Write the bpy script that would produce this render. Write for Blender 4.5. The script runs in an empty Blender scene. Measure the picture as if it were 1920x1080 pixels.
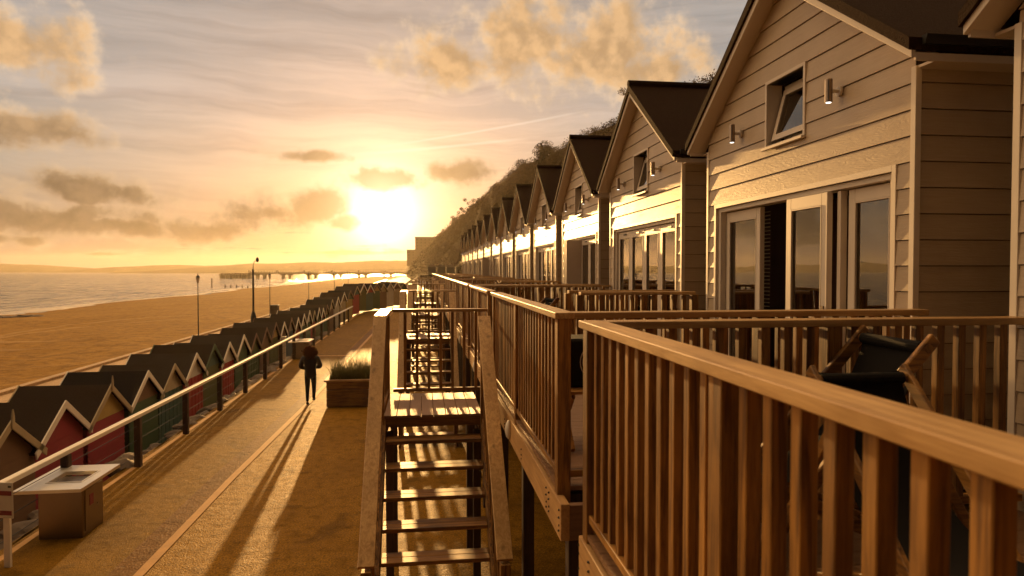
import bpy, bmesh, math, random
from mathutils import Vector, Matrix, noise as mnoise
random.seed(7)
R = math.radians
sc = bpy.context.scene
COL = sc.collection

# ------------------------------------------------------------------ camera
EYE = 3.9
cam_d = bpy.data.cameras.new('camera'); cam = bpy.data.objects.new('camera', cam_d); COL.objects.link(cam)
cam.location = (0, 0, EYE)
cam.rotation_euler = (R(90) - math.atan(33/1280), 0, -R(7.43))
cam_d.sensor_width = 36; cam_d.lens = 24; cam_d.clip_start = .05; cam_d.clip_end = 60000
cam_d.dof.use_dof = True; cam_d.dof.focus_distance = 9; cam_d.dof.aperture_fstop = 3.5
sc.camera = cam
# ------------------------------------------------------------------ sun, sky, exposure
SUN_AZ, SUN_EL = -3.2, 4.7
S = Vector((math.sin(R(SUN_AZ))*math.cos(R(SUN_EL)), math.cos(R(SUN_AZ))*math.cos(R(SUN_EL)), math.sin(R(SUN_EL))))
sun_d = bpy.data.lights.new('sun', 'SUN'); sun = bpy.data.objects.new('sun', sun_d); COL.objects.link(sun)
sun_d.energy = 5.0; sun_d.angle = R(.55); sun_d.color = (1, .55, .18)
sun.rotation_euler = S.to_track_quat('Z', 'Y').to_euler(); sun.location = (0, 0, 80)
sc.view_settings.view_transform = 'Standard'; sc.view_settings.look = 'None'
sc.view_settings.exposure = .6; sc.view_settings.gamma = 1
sc.cycles.use_denoising = True
try: sc.cycles.denoiser = 'OPENIMAGEDENOISE'
except Exception: pass
sc.cycles.max_bounces = 6; sc.cycles.diffuse_bounces = 3; sc.cycles.glossy_bounces = 3
sc.cycles.transmission_bounces = 4; sc.cycles.volume_bounces = 1; sc.cycles.transparent_max_bounces = 6
sc.cycles.sample_clamp_indirect = 4; sc.cycles.caustics_reflective = False; sc.cycles.caustics_refractive = False

class NT:
    """small helper for node trees"""
    def __init__(s, tree): s.t = tree; s.n = tree.nodes; s.l = tree.links
    def new(s, typ, **kw):
        n = s.n.new(typ)
        for k, v in kw.items(): setattr(n, k, v)
        return n
    def put(s, sock, v):
        if hasattr(v, 'is_output'): s.l.new(v, sock)
        else: sock.default_value = v
    def m(s, op, a, b=None, c=None, clamp=False):
        n = s.n.new('ShaderNodeMath'); n.operation = op; n.use_clamp = clamp
        s.put(n.inputs[0], a)
        if b is not None: s.put(n.inputs[1], b)
        if c is not None: s.put(n.inputs[2], c)
        return n.outputs[0]
    def mix(s, f, a, b, mode='MIX'):
        n = s.n.new('ShaderNodeMix'); n.data_type = 'RGBA'; n.blend_type = mode
        s.put(n.inputs[0], f); s.put(n.inputs[6], a); s.put(n.inputs[7], b)
        return n.outputs[2]
    def ss(s, x, a, b, lo=0., hi=1.):
        n = s.n.new('ShaderNodeMapRange'); n.interpolation_type = 'SMOOTHSTEP'
        s.put(n.inputs[0], x); n.inputs[1].default_value = a; n.inputs[2].default_value = b
        n.inputs[3].default_value = lo; n.inputs[4].default_value = hi
        return n.outputs[0]
    def noise(s, v, scale, detail=4, rough=.55, dist=0., out=0):
        n = s.n.new('ShaderNodeTexNoise'); n.inputs['Scale'].default_value = scale
        n.inputs['Detail'].default_value = detail; n.inputs['Roughness'].default_value = rough
        n.inputs['Distortion'].default_value = dist
        s.put(n.inputs['Vector'], v); return n.outputs[out]
    def xyz(s, x, y, z):
        n = s.n.new('ShaderNodeCombineXYZ'); s.put(n.inputs[0], x); s.put(n.inputs[1], y); s.put(n.inputs[2], z); return n.outputs[0]
    def sep(s, v):
        n = s.n.new('ShaderNodeSeparateXYZ'); s.put(n.inputs[0], v); return n.outputs
    def vm(s, op, a, b=None):
        n = s.n.new('ShaderNodeVectorMath'); n.operation = op; s.put(n.inputs[0], a)
        if b is not None: s.put(n.inputs[1], b)
        return n
def c4(c, k=1.): return (c[0]*k, c[1]*k, c[2]*k, 1)

def make_world():
    w = bpy.data.worlds.new("World"); sc.world = w; w.use_nodes = True
    t = NT(w.node_tree); t.n.clear()
    out = t.new('ShaderNodeOutputWorld'); bg = t.new('ShaderNodeBackground')
    t.l.new(bg.outputs[0], out.inputs[0])
    sky = t.new('ShaderNodeTexSky', sky_type='NISHITA', sun_disc=False)
    sky.sun_elevation = R(SUN_EL); sky.sun_rotation = R(SUN_AZ); sky.dust_density = 3.0; sky.air_density = 1.2; sky.altitude = 5
    tc = t.new('ShaderNodeTexCoord'); d = t.vm('NORMALIZE', tc.outputs['Generated']).outputs[0]
    x, y, z = t.sep(d)
    az = t.m('MULTIPLY', t.m('ARCTAN2', x, y), 57.2958)
    el = t.m('MULTIPLY', t.m('ARCSINE', z), 57.2958)
    ca = t.vm('DOT_PRODUCT', d, tuple(S)).outputs['Value']
    ang = t.m('MULTIPLY', t.m('ARCCOSINE', t.m('MINIMUM', ca, .999999)), 57.2958)   # degrees from the sun
    # veil of thin high cloud over the clear sky
    nis = t.mix(1., sky.outputs[0], (.115, .093, .082, 1), 'MULTIPLY')
    elc = t.m('MAXIMUM', el, 0.)
    veil = t.new('ShaderNodeValToRGB'); t.l.new(t.m('DIVIDE', elc, 60., clamp=True), veil.inputs[0])
    e = veil.color_ramp.elements; e[0].position = 0; e[0].color = (.37, .225, .13, 1); e[1].position = 1; e[1].color = (.36, .26, .17, 1)
    for p, c in ((.05, (.40, .26, .155, 1)), (.12, (.42, .315, .21, 1)), (.22, (.40, .32, .245, 1)), (.33, (.37, .295, .225, 1)), (.40, (.28, .215, .16, 1)), (.55, (.36, .27, .18, 1))):
        k = e.new(p); k.color = c
    away = t.m('MULTIPLY', t.ss(ang, 94., 122., 1., .13), t.ss(ang, 30., 56., .74, 2.9))
    awayc = t.mix(1., t.mix(t.ss(ang, 30., 58.), (.55, .69, .90, 1), (3.3, 2.8, 2.0, 1)), t.mix(t.ss(ang, 84., 101.), (1, 1, 1, 1), (.030, .035, .052, 1)), 'MULTIPLY')
    veilc = t.mix(1., veil.outputs[0], awayc, 'MULTIPLY')
    base = t.mix(.9, nis, veilc)
    # cirrus streaks: noise in (az, el), drawn out sideways
    warp = t.noise(t.xyz(t.m('MULTIPLY', az, .06), t.m('MULTIPLY', el, .10), 0.), 1., 3)
    elw = t.m('ADD', el, t.m('MULTIPLY', t.m('SUBTRACT', warp, .5), 4.))
    ci = t.noise(t.xyz(t.m('MULTIPLY', az, .035), t.m('MULTIPLY', elw, .42), 3.), 1., 6, .62)
    ci = t.ss(ci, .36, .68)
    cif = t.m('MULTIPLY', ci, t.ss(el, 3., 10.))
    base = t.mix(t.m('MULTIPLY', cif, .6), base, t.mix(1., base, (1.5, 1.42, 1.36, 1), 'MULTIPLY'))
    ci2 = t.noise(t.xyz(t.m('MULTIPLY', az, .05), t.m('MULTIPLY', elw, .7), 9.), 1., 5, .6)
    base = t.mix(t.m('MULTIPLY', t.ss(ci2, .46, .68), .5), base, t.mix(1., base, (.72, .7, .7, 1), 'MULTIPLY'))
    # two vapour trails right of the sun
    for a0, e0, a1, e1, wd in ((-3., 10.1, 9., 12.2, .16), (-6., 9.3, 5., 10.5, .2)):
        f = t.m('DIVIDE', t.m('SUBTRACT', az, a0), a1-a0)
        le = t.m('ADD', t.m('MULTIPLY', f, e1-e0), e0)
        dd = t.m('DIVIDE', t.m('ABSOLUTE', t.m('SUBTRACT', el, le)), wd)
        k = t.m('MULTIPLY', t.m('MULTIPLY', t.ss(dd, 0., 1., 1., 0.), t.ss(f, -.3, .6)), t.ss(f, 1., 1.5, 1., 0.))
        base = t.mix(t.m('MULTIPLY', k, .16), base, (1., .86, .68, 1))
    # sun glow in the thin cloud
    def pw(c, k): return t.m('EXPONENT', t.m('MULTIPLY', ang, -1./c))
    glow = t.mix(1., t.xyz(pw(1.8, 1), pw(1.8, 1), pw(1.8, 1)), (3.0, 2.4, 1.8, 1), 'MULTIPLY')
    glow2 = t.mix(1., t.xyz(pw(5.5, 1), pw(5.5, 1), pw(5.5, 1)), (.24, .145, .08, 1), 'MULTIPLY')
    lowf = t.ss(el, -1., 9., 1.25, .75)
    glow2 = t.mix(1., glow2, t.xyz(lowf, lowf, lowf), 'MULTIPLY')
    base = t.mix(1., base, glow2, 'ADD')
    # cumulus: puffs placed by azimuth and elevation, broken up by noise
    v = t.xyz(az, el, 0.)
    n1 = t.noise(v, .34, 7, .56); nw = t.noise(v, .16, 3, .5, out=1)
    nwx, nwy, _ = t.sep(nw)
    azd = t.m('ADD', az, t.m('MULTIPLY', t.m('SUBTRACT', nwx, .5), 4.0)); eld = t.m('ADD', el, t.m('MULTIPLY', t.m('SUBTRACT', nwy, .5), 2.6))
    puffs = [(-29.2, 15.0, 6.6, 3.0), (-31.3, 9.0, 4.4, 2.3), (-27.2, 9.6, 4.6, 1.4),
             (-24.0, 5.8, 5.6, 1.5), (-27.6, 3.7, 9.5, 1.6), (-16.6, 3.5, 5.0, 1.4), (-12.0, 4.5, 4.0, 1.6), (-8.6, 5.3, 3.0, 1.5),
             (-3.4, 7.2, 4.0, 1.25), (3.0, 8.1, 3.0, 1.3), (-6.2, 3.9, 2.0, .6), (-9., 8.8, 3.0, .6), (-30., 2.5, 5., .6), (-22.5, 3.0, 6.5, 1.0),
             (1.5, 16.8, 5.5, 2.8), (8.6, 18.6, 7, 4.0), (15., 18., 6, 4.6), (19.5, 16.0, 5, 3.2), (12., 23., 6, 2.0),
             (-38., 7., 5, 1.6), (-44., 13., 6, 3), (-50., 5., 9, 1.6), (-57., 10., 5, 2.4), (31., 9., 6, 2)]
    D = None
    for a, el0, ra, re in puffs:
        u = t.m('DIVIDE', t.m('SUBTRACT', azd, a), ra*1.12); q = t.m('DIVIDE', t.m('SUBTRACT', eld, el0), re*1.12)
        r2 = t.m('ADD', t.m('MULTIPLY', u, u), t.m('MULTIPLY', q, q))
        k = t.m('SUBTRACT', 1., t.m('SQRT', r2))
        D = k if D is None else t.m('MAXIMUM', D, k)
    # low layer of streaky cloud
    st = t.noise(t.xyz(t.m('MULTIPLY', az, .10), t.m('MULTIPLY', el, 1.1), 5.), 1., 6, .6)
    band = t.m('MULTIPLY', t.ss(el, .2, 1.2), t.ss(el, 2.4, 4.2, 1., 0.))
    D2 = t.m('ADD', t.m('MULTIPLY', t.m('SUBTRACT', st, .53), 4.), t.m('SUBTRACT', band, 1.))
    D = t.m('MAXIMUM', D, D2)
    Dn = t.m('ADD', D, t.m('MULTIPLY', t.m('SUBTRACT', n1, .50), 2.0))
    n2 = t.noise(v, 1.1, 8, .65)
    Dn = t.m('ADD', Dn, t.m('MULTIPLY', t.m('SUBTRACT', n2, .5), .45))
    mask = t.ss(Dn, -.06, .62)
    core = t.ss(Dn, .15, .75)
    # lit rims towards the sun, duller cores; low clouds greyer, high ones gold
    high = t.ss(el, 6., 15.)
    corec = t.mix(high, (.19, .12, .065, 1), (.60, .36, .165, 1))
    rim = t.mix(high, (.56, .38, .22, 1), (.72, .52, .34, 1))
    cl = t.mix(core, rim, corec)
    n3 = t.noise(v, .55, 5, .6)
    n3k = t.m('ADD', .86, t.m('MULTIPLY', n3, .28)); cl = t.mix(1., cl, t.xyz(n3k, n3k, n3k), 'MULTIPLY')
    off = t.vm('SCALE', t.vm('NORMALIZE', t.vm('SUBTRACT', (SUN_AZ, SUN_EL+3, 0), v).outputs[0]).outputs[0]); off.inputs['Scale'].default_value = .8
    n1b = t.noise(t.vm('ADD', v, off.outputs[0]).outputs[0], .34, 7, .56)
    lit = t.ss(t.m('SUBTRACT', n1, n1b), -.13, .15, .80, 1.22); cl = t.mix(1., cl, t.xyz(lit, lit, lit), 'MULTIPLY')
    near = t.ss(ang, 1.5, 11., 1., 0.)
    cl = t.mix(t.m('MULTIPLY', near, .75), cl, (.80, .46, .16, 1))
    clk = t.ss(ang, 94., 122., .74, .1); cl = t.mix(1., cl, t.xyz(clk, clk, clk), 'MULTIPLY')
    col = t.mix(t.m('MULTIPLY', mask, .88), base, cl)
    # the sun itself burns through
    gk = t.m('SUBTRACT', 1., t.m('MULTIPLY', mask, .62)); glow = t.mix(1., glow, t.xyz(gk, gk, gk), 'MULTIPLY')
    col = t.mix(1., col, glow, 'ADD')
    t.l.new(col, bg.inputs[0]); bg.inputs[1].default_value = 1.0
make_world()

# ------------------------------------------------------------------ helpers
class MB:
    def __init__(s): s.v = []; s.f = []; s.mi = []
    def add(s, vs, fs, m=0):
        b = len(s.v); s.v += [tuple(p) for p in vs]
        for f in fs: s.f.append(tuple(b+i for i in f)); s.mi.append(m)
        return s
    def box(s, x0, x1, y0, y1, z0, z1, m=0):
        return s.add([(x0,y0,z0),(x1,y0,z0),(x1,y1,z0),(x0,y1,z0),(x0,y0,z1),(x1,y0,z1),(x1,y1,z1),(x0,y1,z1)],
                     [(0,3,2,1),(4,5,6,7),(0,1,5,4),(1,2,6,5),(2,3,7,6),(3,0,4,7)], m)
    def beam(s, p, q, w, h, side=None, m=0):
        """bar from p to q, w across (along side), h in the third direction"""
        p = Vector(p); q = Vector(q); d = (q-p).normalized()
        sd = Vector(side) if side else d.cross(Vector((0,0,1)))
        if sd.length < 1e-4: sd = Vector((1,0,0))
        sd = (sd - d*sd.dot(d)).normalized(); u = sd.cross(d)
        vs = [b + sd*(a*w/2) + u*(c*h/2) for b in (p, q) for a, c in ((-1,-1),(1,-1),(1,1),(-1,1))]
        return s.add(vs, [(0,1,2,3),(7,6,5,4),(0,4,5,1),(1,5,6,2),(2,6,7,3),(3,7,4,0)], m)
    def tube(s, p, q, r0, r1=None, n=10, m=0, cap=True):
        r1 = r0 if r1 is None else r1
        p = Vector(p); q = Vector(q); d = (q-p).normalized()
        a = d.orthogonal().normalized(); b = d.cross(a)
        vs = []
        for c, r in ((p, r0), (q, r1)):
            for i in range(n):
                t = 2*math.pi*i/n; vs.append(c + a*(math.cos(t)*r) + b*(math.sin(t)*r))
        fs = [(i, (i+1) % n, n+(i+1) % n, n+i) for i in range(n)]
        if cap: fs += [tuple(range(n-1, -1, -1)), tuple(range(n, 2*n))]
        return s.add(vs, fs, m)
    def lathe(s, prof, c=(0,0,0), n=16, m=0):
        vs = []
        for r, z in prof:
            for i in range(n):
                t = 2*math.pi*i/n; vs.append((c[0]+r*math.cos(t), c[1]+r*math.sin(t), c[2]+z))
        fs = []
        for k in range(len(prof)-1):
            for i in range(n): fs.append((k*n+i, k*n+(i+1) % n, (k+1)*n+(i+1) % n, (k+1)*n+i))
        fs += [tuple(range(n-1, -1, -1)), tuple((len(prof)-1)*n+i for i in range(n))]
        return s.add(vs, fs, m)
    def prism(s, pts, ax, a, b, m=0):
        """2-D outline extruded along axis ax from a to b"""
        n = len(pts)
        def P(p, t): return {'x': (t, p[0], p[1]), 'y': (p[0], t, p[1]), 'z': (p[0], p[1], t)}[ax]
        vs = [P(p, a) for p in pts] + [P(p, b) for p in pts]
        return s.add(vs, [tuple(range(n-1, -1, -1)), tuple(range(n, 2*n))] + [(i, (i+1) % n, n+(i+1) % n, n+i) for i in range(n)], m)
    def mesh(s, name, mats, bevel=0., smooth=False, fix=True):
        me = bpy.data.meshes.new(name); me.from_pydata(s.v, [], s.f)
        if not isinstance(mats, (list, tuple)): mats = [mats]
        for mt in mats: me.materials.append(mt)
        me.polygons.foreach_set('material_index', s.mi)
        if fix or bevel:
            bm = bmesh.new(); bm.from_mesh(me)
            if fix: bmesh.ops.recalc_face_normals(bm, faces=bm.faces)
            if bevel: bmesh.ops.bevel(bm, geom=list(bm.edges), offset=bevel, offset_type='OFFSET', segments=1, affect='EDGES', clamp_overlap=True)
            bm.to_mesh(me); bm.free()
        if smooth: me.polygons.foreach_set('use_smooth', [True]*len(me.polygons))
        me.update(); return me
    def build(s, name, mats, parent=None, loc=(0,0,0), **kw):
        return put(name, s.mesh(name, mats, **kw), parent, loc)
def put(name, me, parent=None, loc=(0,0,0), rz=0.):
    o = bpy.data.objects.new(name, me); COL.objects.link(o)
    o.location = loc; o.rotation_euler = (0, 0, rz)
    if parent: o.parent = parent
    return o
def tag(o, label, cat, group=None, kind=None):
    if label: o['label'] = label
    if cat: o['category'] = cat
    if group: o['group'] = group
    if kind: o['kind'] = kind
    return o
def thing(name, label, cat, loc=(0,0,0), rz=0., group=None):
    o = bpy.data.objects.new(name, None); COL.objects.link(o); o.empty_display_size = .2
    o.location = loc; o.rotation_euler = (0, 0, rz)
    return tag(o, label, cat, group)
def kids(o): return [c for c in bpy.data.objects if c.parent == o]
def copy_tree(o, parent=None):
    c = o.copy(); COL.objects.link(c)
    if parent: c.parent = parent
    for ch in list(o.children): copy_tree(ch, c)
    return c
def again(o, loc, label, rz=None):
    c = copy_tree(o); c.location = loc; c['label'] = label
    if rz is not None: c.rotation_euler = (0, 0, rz)
    return c
def struct(name, me_or_mb, mats=None, **kw):
    o = me_or_mb.build(name, mats, **kw); o['kind'] = 'structure'; return o
ORD = ['first','second','third','fourth','fifth','sixth','seventh','eighth','ninth','tenth','eleventh','twelfth','thirteenth','fourteenth','fifteenth',
       'sixteenth','seventeenth','eighteenth','nineteenth','twentieth']
TENS = {20: 'twenty', 30: 'thirty'}
def ordinal(i):
    if i < 20: return ORD[i]
    n = i+1
    if n == 30: return 'thirtieth'
    return TENS[n//10*10] + '-' + ORD[n % 10 - 1]

# ------------------------------------------------------------------ materials
def newmat(name):
    m = bpy.data.materials.new(name); m.use_nodes = True
    t = NT(m.node_tree); return m, t, t.n['Principled BSDF']
def coords(t, rnd=True):
    tc = t.new('ShaderNodeTexCoord').outputs['Object']
    if not rnd: return tc
    r = t.new('ShaderNodeObjectInfo').outputs['Random']
    k = t.m('MULTIPLY', r, 61.)
    return t.vm('ADD', tc, t.xyz(k, t.m('MULTIPLY', k, 1.7), t.m('MULTIPLY', k, .6))).outputs[0]
def bump(t, p, h, strength, dist=.01):
    b = t.new('ShaderNodeBump'); b.inputs['Strength'].default_value = strength; b.inputs['Distance'].default_value = dist
    t.put(b.inputs['Height'], h); t.l.new(b.outputs[0], p.inputs['Normal'])
def plain(name, col, rough=.6, metal=0., var=.12, scale=6., bstr=.15, bscale=60., spec=.4):
    m, t, p = newmat(name); v = coords(t)
    n = t.noise(v, scale, 5, .6)
    c = t.mix(n, c4(col, 1-var*2), c4(col, 1+var*2))
    t.l.new(c, p.inputs['Base Color']); p.inputs['Metallic'].default_value = metal
    p.inputs['Specular IOR Level'].default_value = spec
    r = t.m('ADD', rough-.08, t.m('MULTIPLY', n, .16)); t.l.new(r, p.inputs['Roughness'])
    bump(t, p, t.noise(v, bscale, 4, .6), bstr, .004)
    return m
def wood(name, axis, dark, light, rough=.5, bs=.35, spec=.45, fine=1.):
    m, t, p = newmat(name); v = coords(t)
    x, y, z = t.sep(v)
    g = {'x': (.8, 14, 14), 'y': (14, .8, 14), 'z': (14, 14, .8)}[axis]
    g = tuple(k*fine for k in g)
    vv = t.vm('MULTIPLY', v, g).outputs[0]
    n = t.noise(vv, 1.6, 5, .6, 1.2); nf = t.noise(t.vm('MULTIPLY', vv, (3.5,)*3).outputs[0], 2., 4, .7)
    big = t.noise(v, 1.7, 4, .55)
    f = t.m('ADD', t.m('MULTIPLY', n, .7), t.m('MULTIPLY', nf, .3))
    c = t.mix(t.ss(f, .34, .64), c4(dark), c4(light))
    c = t.mix(t.ss(big, .38, .72, 0., .55), c, c4(dark, .7))
    vo = t.new('ShaderNodeTexVoronoi'); vo.inputs['Scale'].default_value = .55; t.l.new(t.vm('ADD', vv, t.vm('MULTIPLY', t.noise(v, 9., 3, out=1), (.5, .5, .5)).outputs[0]).outputs[0], vo.inputs['Vector'])
    c = t.mix(t.ss(vo.outputs['Distance'], .05, .22, .75, 0.), c, c4(dark, .45))
    r = t.new('ShaderNodeObjectInfo').outputs['Random']
    k = t.m('ADD', .8, t.m('MULTIPLY', r, .4)); c = t.mix(1., c, t.xyz(k, k, k), 'MULTIPLY')
    t.l.new(c, p.inputs['Base Color']); p.inputs['Specular IOR Level'].default_value = spec
    t.l.new(t.m('ADD', rough-.12, t.m('MULTIPLY', n, .24)), p.inputs['Roughness'])
    bump(t, p, f, bs, .004)
    return m
WD, WL = (.085, .035, .011), (.41, .20, .042)
M = {}
for a in 'xyz': M['wood_'+a] = wood('oiled_hardwood_'+a, a, WD, WL)
for a in 'xy': M['cap_'+a] = wood('rail_cap_hardwood_'+a, a, (.36, .20, .07), (.58, .37, .155), .38)
M['fascia'] = wood('treated_pine', 'y', (.40, .22, .08), (.58, .35, .14), .6)
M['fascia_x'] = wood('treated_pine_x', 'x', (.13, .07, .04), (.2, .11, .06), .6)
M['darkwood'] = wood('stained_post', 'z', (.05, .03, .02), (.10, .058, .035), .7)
M['cabin_trim'] = plain('cream_trim_paint', (.60, .54, .47), .42, var=.05, scale=3, bstr=.06)
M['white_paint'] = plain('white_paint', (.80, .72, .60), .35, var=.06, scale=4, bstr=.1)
M['steel'] = plain('brushed_steel', (.24, .19, .155), .3, 1., var=.08, scale=3, bstr=.08, bscale=120)
M['steel_top'] = plain('worn_steel_top', (.72, .68, .62), .42, 1., var=.06, scale=4, bstr=.06, bscale=90)
M['black_metal'] = plain('black_painted_iron', (.02, .018, .016), .45, var=.1)
M['canvas'] = plain('black_canvas', (.008, .007, .007), .85, var=.2, scale=30, bstr=.3, bscale=300, spec=.15)
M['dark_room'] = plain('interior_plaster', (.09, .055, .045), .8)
M['curtain'] = plain('maroon_curtain', (.13, .07, .055), .85, var=.1, scale=20)
M['cushion'] = plain('dark_cushion', (.03, .024, .022), .9)
M['rock'] = plain('grey_boulder', (.17, .13, .10), .85, var=.3, scale=5, bstr=.8, bscale=14)
M['shoe'] = plain('black_shoe', (.012, .01, .01), .5)
M['jacket'] = plain('black_quilted_jacket', (.018, .011, .010), .6, var=.2, bstr=.5, bscale=40)
M['leggings'] = plain('black_leggings', (.010, .009, .011), .8)
M['skin'] = plain('skin', (.42, .24, .16), .5, var=.05)

M['red_label'] = plain('dark_red_label', (.20, .02, .03), .5, var=.05)
M['sign_white'] = plain('sign_white', (.6, .55, .46), .4, var=.04)
M['bulb'] = plain('lamp_milk_glass', (.7, .66, .58), .25, var=.02)
M['soil'] = plain('dark_soil', (.03, .02, .012), .95)
M['shade_plaster'] = plain('pale_cabin_paint', (.5, .47, .42), .6)
M['logo'] = plain('pale_print', (.5, .45, .4), .7, var=.03)
M['gull_concrete'] = plain('weathered_concrete', (.26, .19, .12), .8, var=.15, scale=3, bstr=.4, bscale=30)

def glow_mat(name, col, s):
    m, t, p = newmat(name); p.inputs['Base Color'].default_value = c4(col)
    p.inputs['Emission Color'].default_value = c4(col); p.inputs['Emission Strength'].default_value = s
    return m
M['led'] = glow_mat('lit_downlight', (1, .93, .82), 2.2)

def siding(name, axis):
    """embossed fibre-cement boards, grain along axis, with raised knots"""
    m, t, p = newmat(name); v = coords(t); x, y, z = t.sep(v)
    a = {'y': y, 'x': x}[axis]
    row = t.m('FLOOR', t.m('DIVIDE', t.sep(t.new('ShaderNodeTexCoord').outputs['Object'])[2], .193))
    a = t.m('ADD', a, t.m('MULTIPLY', row, 3.7))
    q = t.xyz(t.m('MULTIPLY', a, 1.), t.m('MULTIPLY', z, 5.), t.m('MULTIPLY', row, 5.3))
    vor = t.new('ShaderNodeTexVoronoi'); vor.inputs['Scale'].default_value = 1.5; vor.inputs['Randomness'].default_value = 1
    t.l.new(q, vor.inputs['Vector'])
    w = t.noise(q, 2.2, 4, .55)
    r = t.m('ADD', t.m('MULTIPLY', z, 26.), t.m('ADD', t.m('MULTIPLY', w, 9.), t.m('MULTIPLY', t.m('EXPONENT', t.m('MULTIPLY', vor.outputs['Distance'], -5.)), 9.)))
    ring = t.m('SINE', t.m('MULTIPLY', r, 6.2832))
    fine = t.noise(t.xyz(t.m('MULTIPLY', a, 3.), t.m('MULTIPLY', z, 90.), 0.), 1., 3, .6)
    h = t.m('ADD', t.m('MULTIPLY', ring, .5), fine)
    stain = t.noise(v, 1.1, 5, .6)
    c = t.mix(t.ss(stain, .3, .75), (.46, .375, .275, 1), (.38, .30, .21, 1))
    c = t.mix(t.ss(fine, .3, .7, 0., .3), c, (.30, .215, .14, 1))
    t.l.new(c, p.inputs['Base Color'])
    p.inputs['Specular IOR Level'].default_value = .5
    t.l.new(t.m('ADD', .34, t.m('MULTIPLY', stain, .16)), p.inputs['Roughness'])
    bump(t, p, h, .24, .0022)
    return m
M['siding_y'] = siding('embossed_siding_front', 'y'); M['siding_x'] = siding('embossed_siding_side', 'x')

def glassmat():
    m, t, p = newmat('window_glass')
    p.inputs['Base Color'].default_value = (.05, .045, .04, 1); p.inputs['Roughness'].default_value = .02
    tr = t.new('ShaderNodeBsdfTransparent'); gl = t.new('ShaderNodeBsdfGlossy'); gl.inputs['Roughness'].default_value = .015
    tr.inputs[0].default_value = (.75, .72, .68, 1); gl.inputs[0].default_value = (1, .96, .9, 1)
    v = coords(t); b = t.new('ShaderNodeBump'); b.inputs['Strength'].default_value = .05; b.inputs['Distance'].default_value = .02
    t.l.new(t.noise(v, 1.6, 2), b.inputs['Height']); t.l.new(b.outputs[0], gl.inputs['Normal'])
    fr = t.new('ShaderNodeFresnel'); fr.inputs[0].default_value = 1.75
    mx = t.new('ShaderNodeMixShader'); t.l.new(t.m('ADD', t.m('MULTIPLY', fr.outputs[0], 1.15), .1, clamp=True), mx.inputs[0])
    t.l.new(tr.outputs[0], mx.inputs[1]); t.l.new(gl.outputs[0], mx.inputs[2])
    t.l.new(mx.outputs[0], t.n['Material Output'].inputs[0])
    return m
M['glass'] = glassmat()

def shingle(name, col, col2):
    m, t, p = newmat(name); v = coords(t)
    n = t.noise(v, 26., 5, .7); b = t.noise(v, 1.4, 4)
    c = t.mix(n, c4(col), c4(col2)); c = t.mix(t.ss(b, .45, .8, 0., .5), c, (.028, .017, .007, 1))
    t.l.new(c, p.inputs['Base Color']); p.inputs['Roughness'].default_value = .9; p.inputs['Specular IOR Level'].default_value = .04
    bump(t, p, t.m('ADD', n, t.noise(v, 90., 3)), .8, .02)
    return m
M['shingle'] = shingle('mossy_roof_tile', (.016, .008, .005), (.046, .022, .012))

def ground_mat(name, c1, c2, c3, grain=120., bs=.9, rough=.62, patch=.5, spec=.5, bd=.012):
    m, t, p = newmat(name); v = coords(t, False)
    g = t.noise(v, grain, 3, .7); b = t.noise(v, patch, 6, .6); d = t.noise(v, 5., 5, .6)
    c = t.mix(t.ss(g, .36, .64), c4(c1, .8), c4(c2)); c = t.mix(t.ss(b, .38, .68, 0., .65), c, c4(c3))
    st = t.noise(v, .9, 7, .65, 1.5); c = t.mix(t.ss(st, .56, .64, 0., .5), c, c4(c1, .45)); c = t.mix(t.ss(st, .30, .37, .3, 0.), c, c4(c2, 1.15))
    c = t.mix(t.ss(d, .45, .72, 0., .55), c, c4(c1, .5))
    fl = t.noise(v, grain*1.7, 2, .5); c = t.mix(t.ss(fl, .64, .70, 0., .7), c, c4(c2, 1.9)); c = t.mix(t.ss(fl, .30, .36, .7, 0.), c, c4(c1, .35))  # palest grains: sun glitter on the grit put into the colour
    t.l.new(c, p.inputs['Base Color']); p.inputs['Specular IOR Level'].default_value = spec
    t.l.new(t.m('ADD', rough-.15, t.m('MULTIPLY', d, .3)), p.inputs['Roughness'])
    bump(t, p, t.m('ADD', g, t.m('MULTIPLY', d, 1.5)), bs, bd)
    return m
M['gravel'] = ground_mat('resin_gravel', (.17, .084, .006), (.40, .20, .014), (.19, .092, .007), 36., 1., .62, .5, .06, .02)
M['asphalt'] = ground_mat('worn_asphalt', (.15, .075, .006), (.29, .148, .012), (.13, .064, .006), 60., .8, .62, .7, .05)
M['strip'] = plain('concrete_edging', (.45, .24, .07), .65, var=.18, scale=5, bstr=.5, bscale=40)
M['setts'] = ground_mat('dark_setts', (.15, .07, .017), (.22, .105, .026), (.12, .056, .014), 30., .8, .6, .5, .06)
M['lowprom'] = ground_mat('lower_promenade_concrete', (.42, .26, .12), (.54, .35, .17), (.36, .22, .10), 40., .3, .7)

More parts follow.
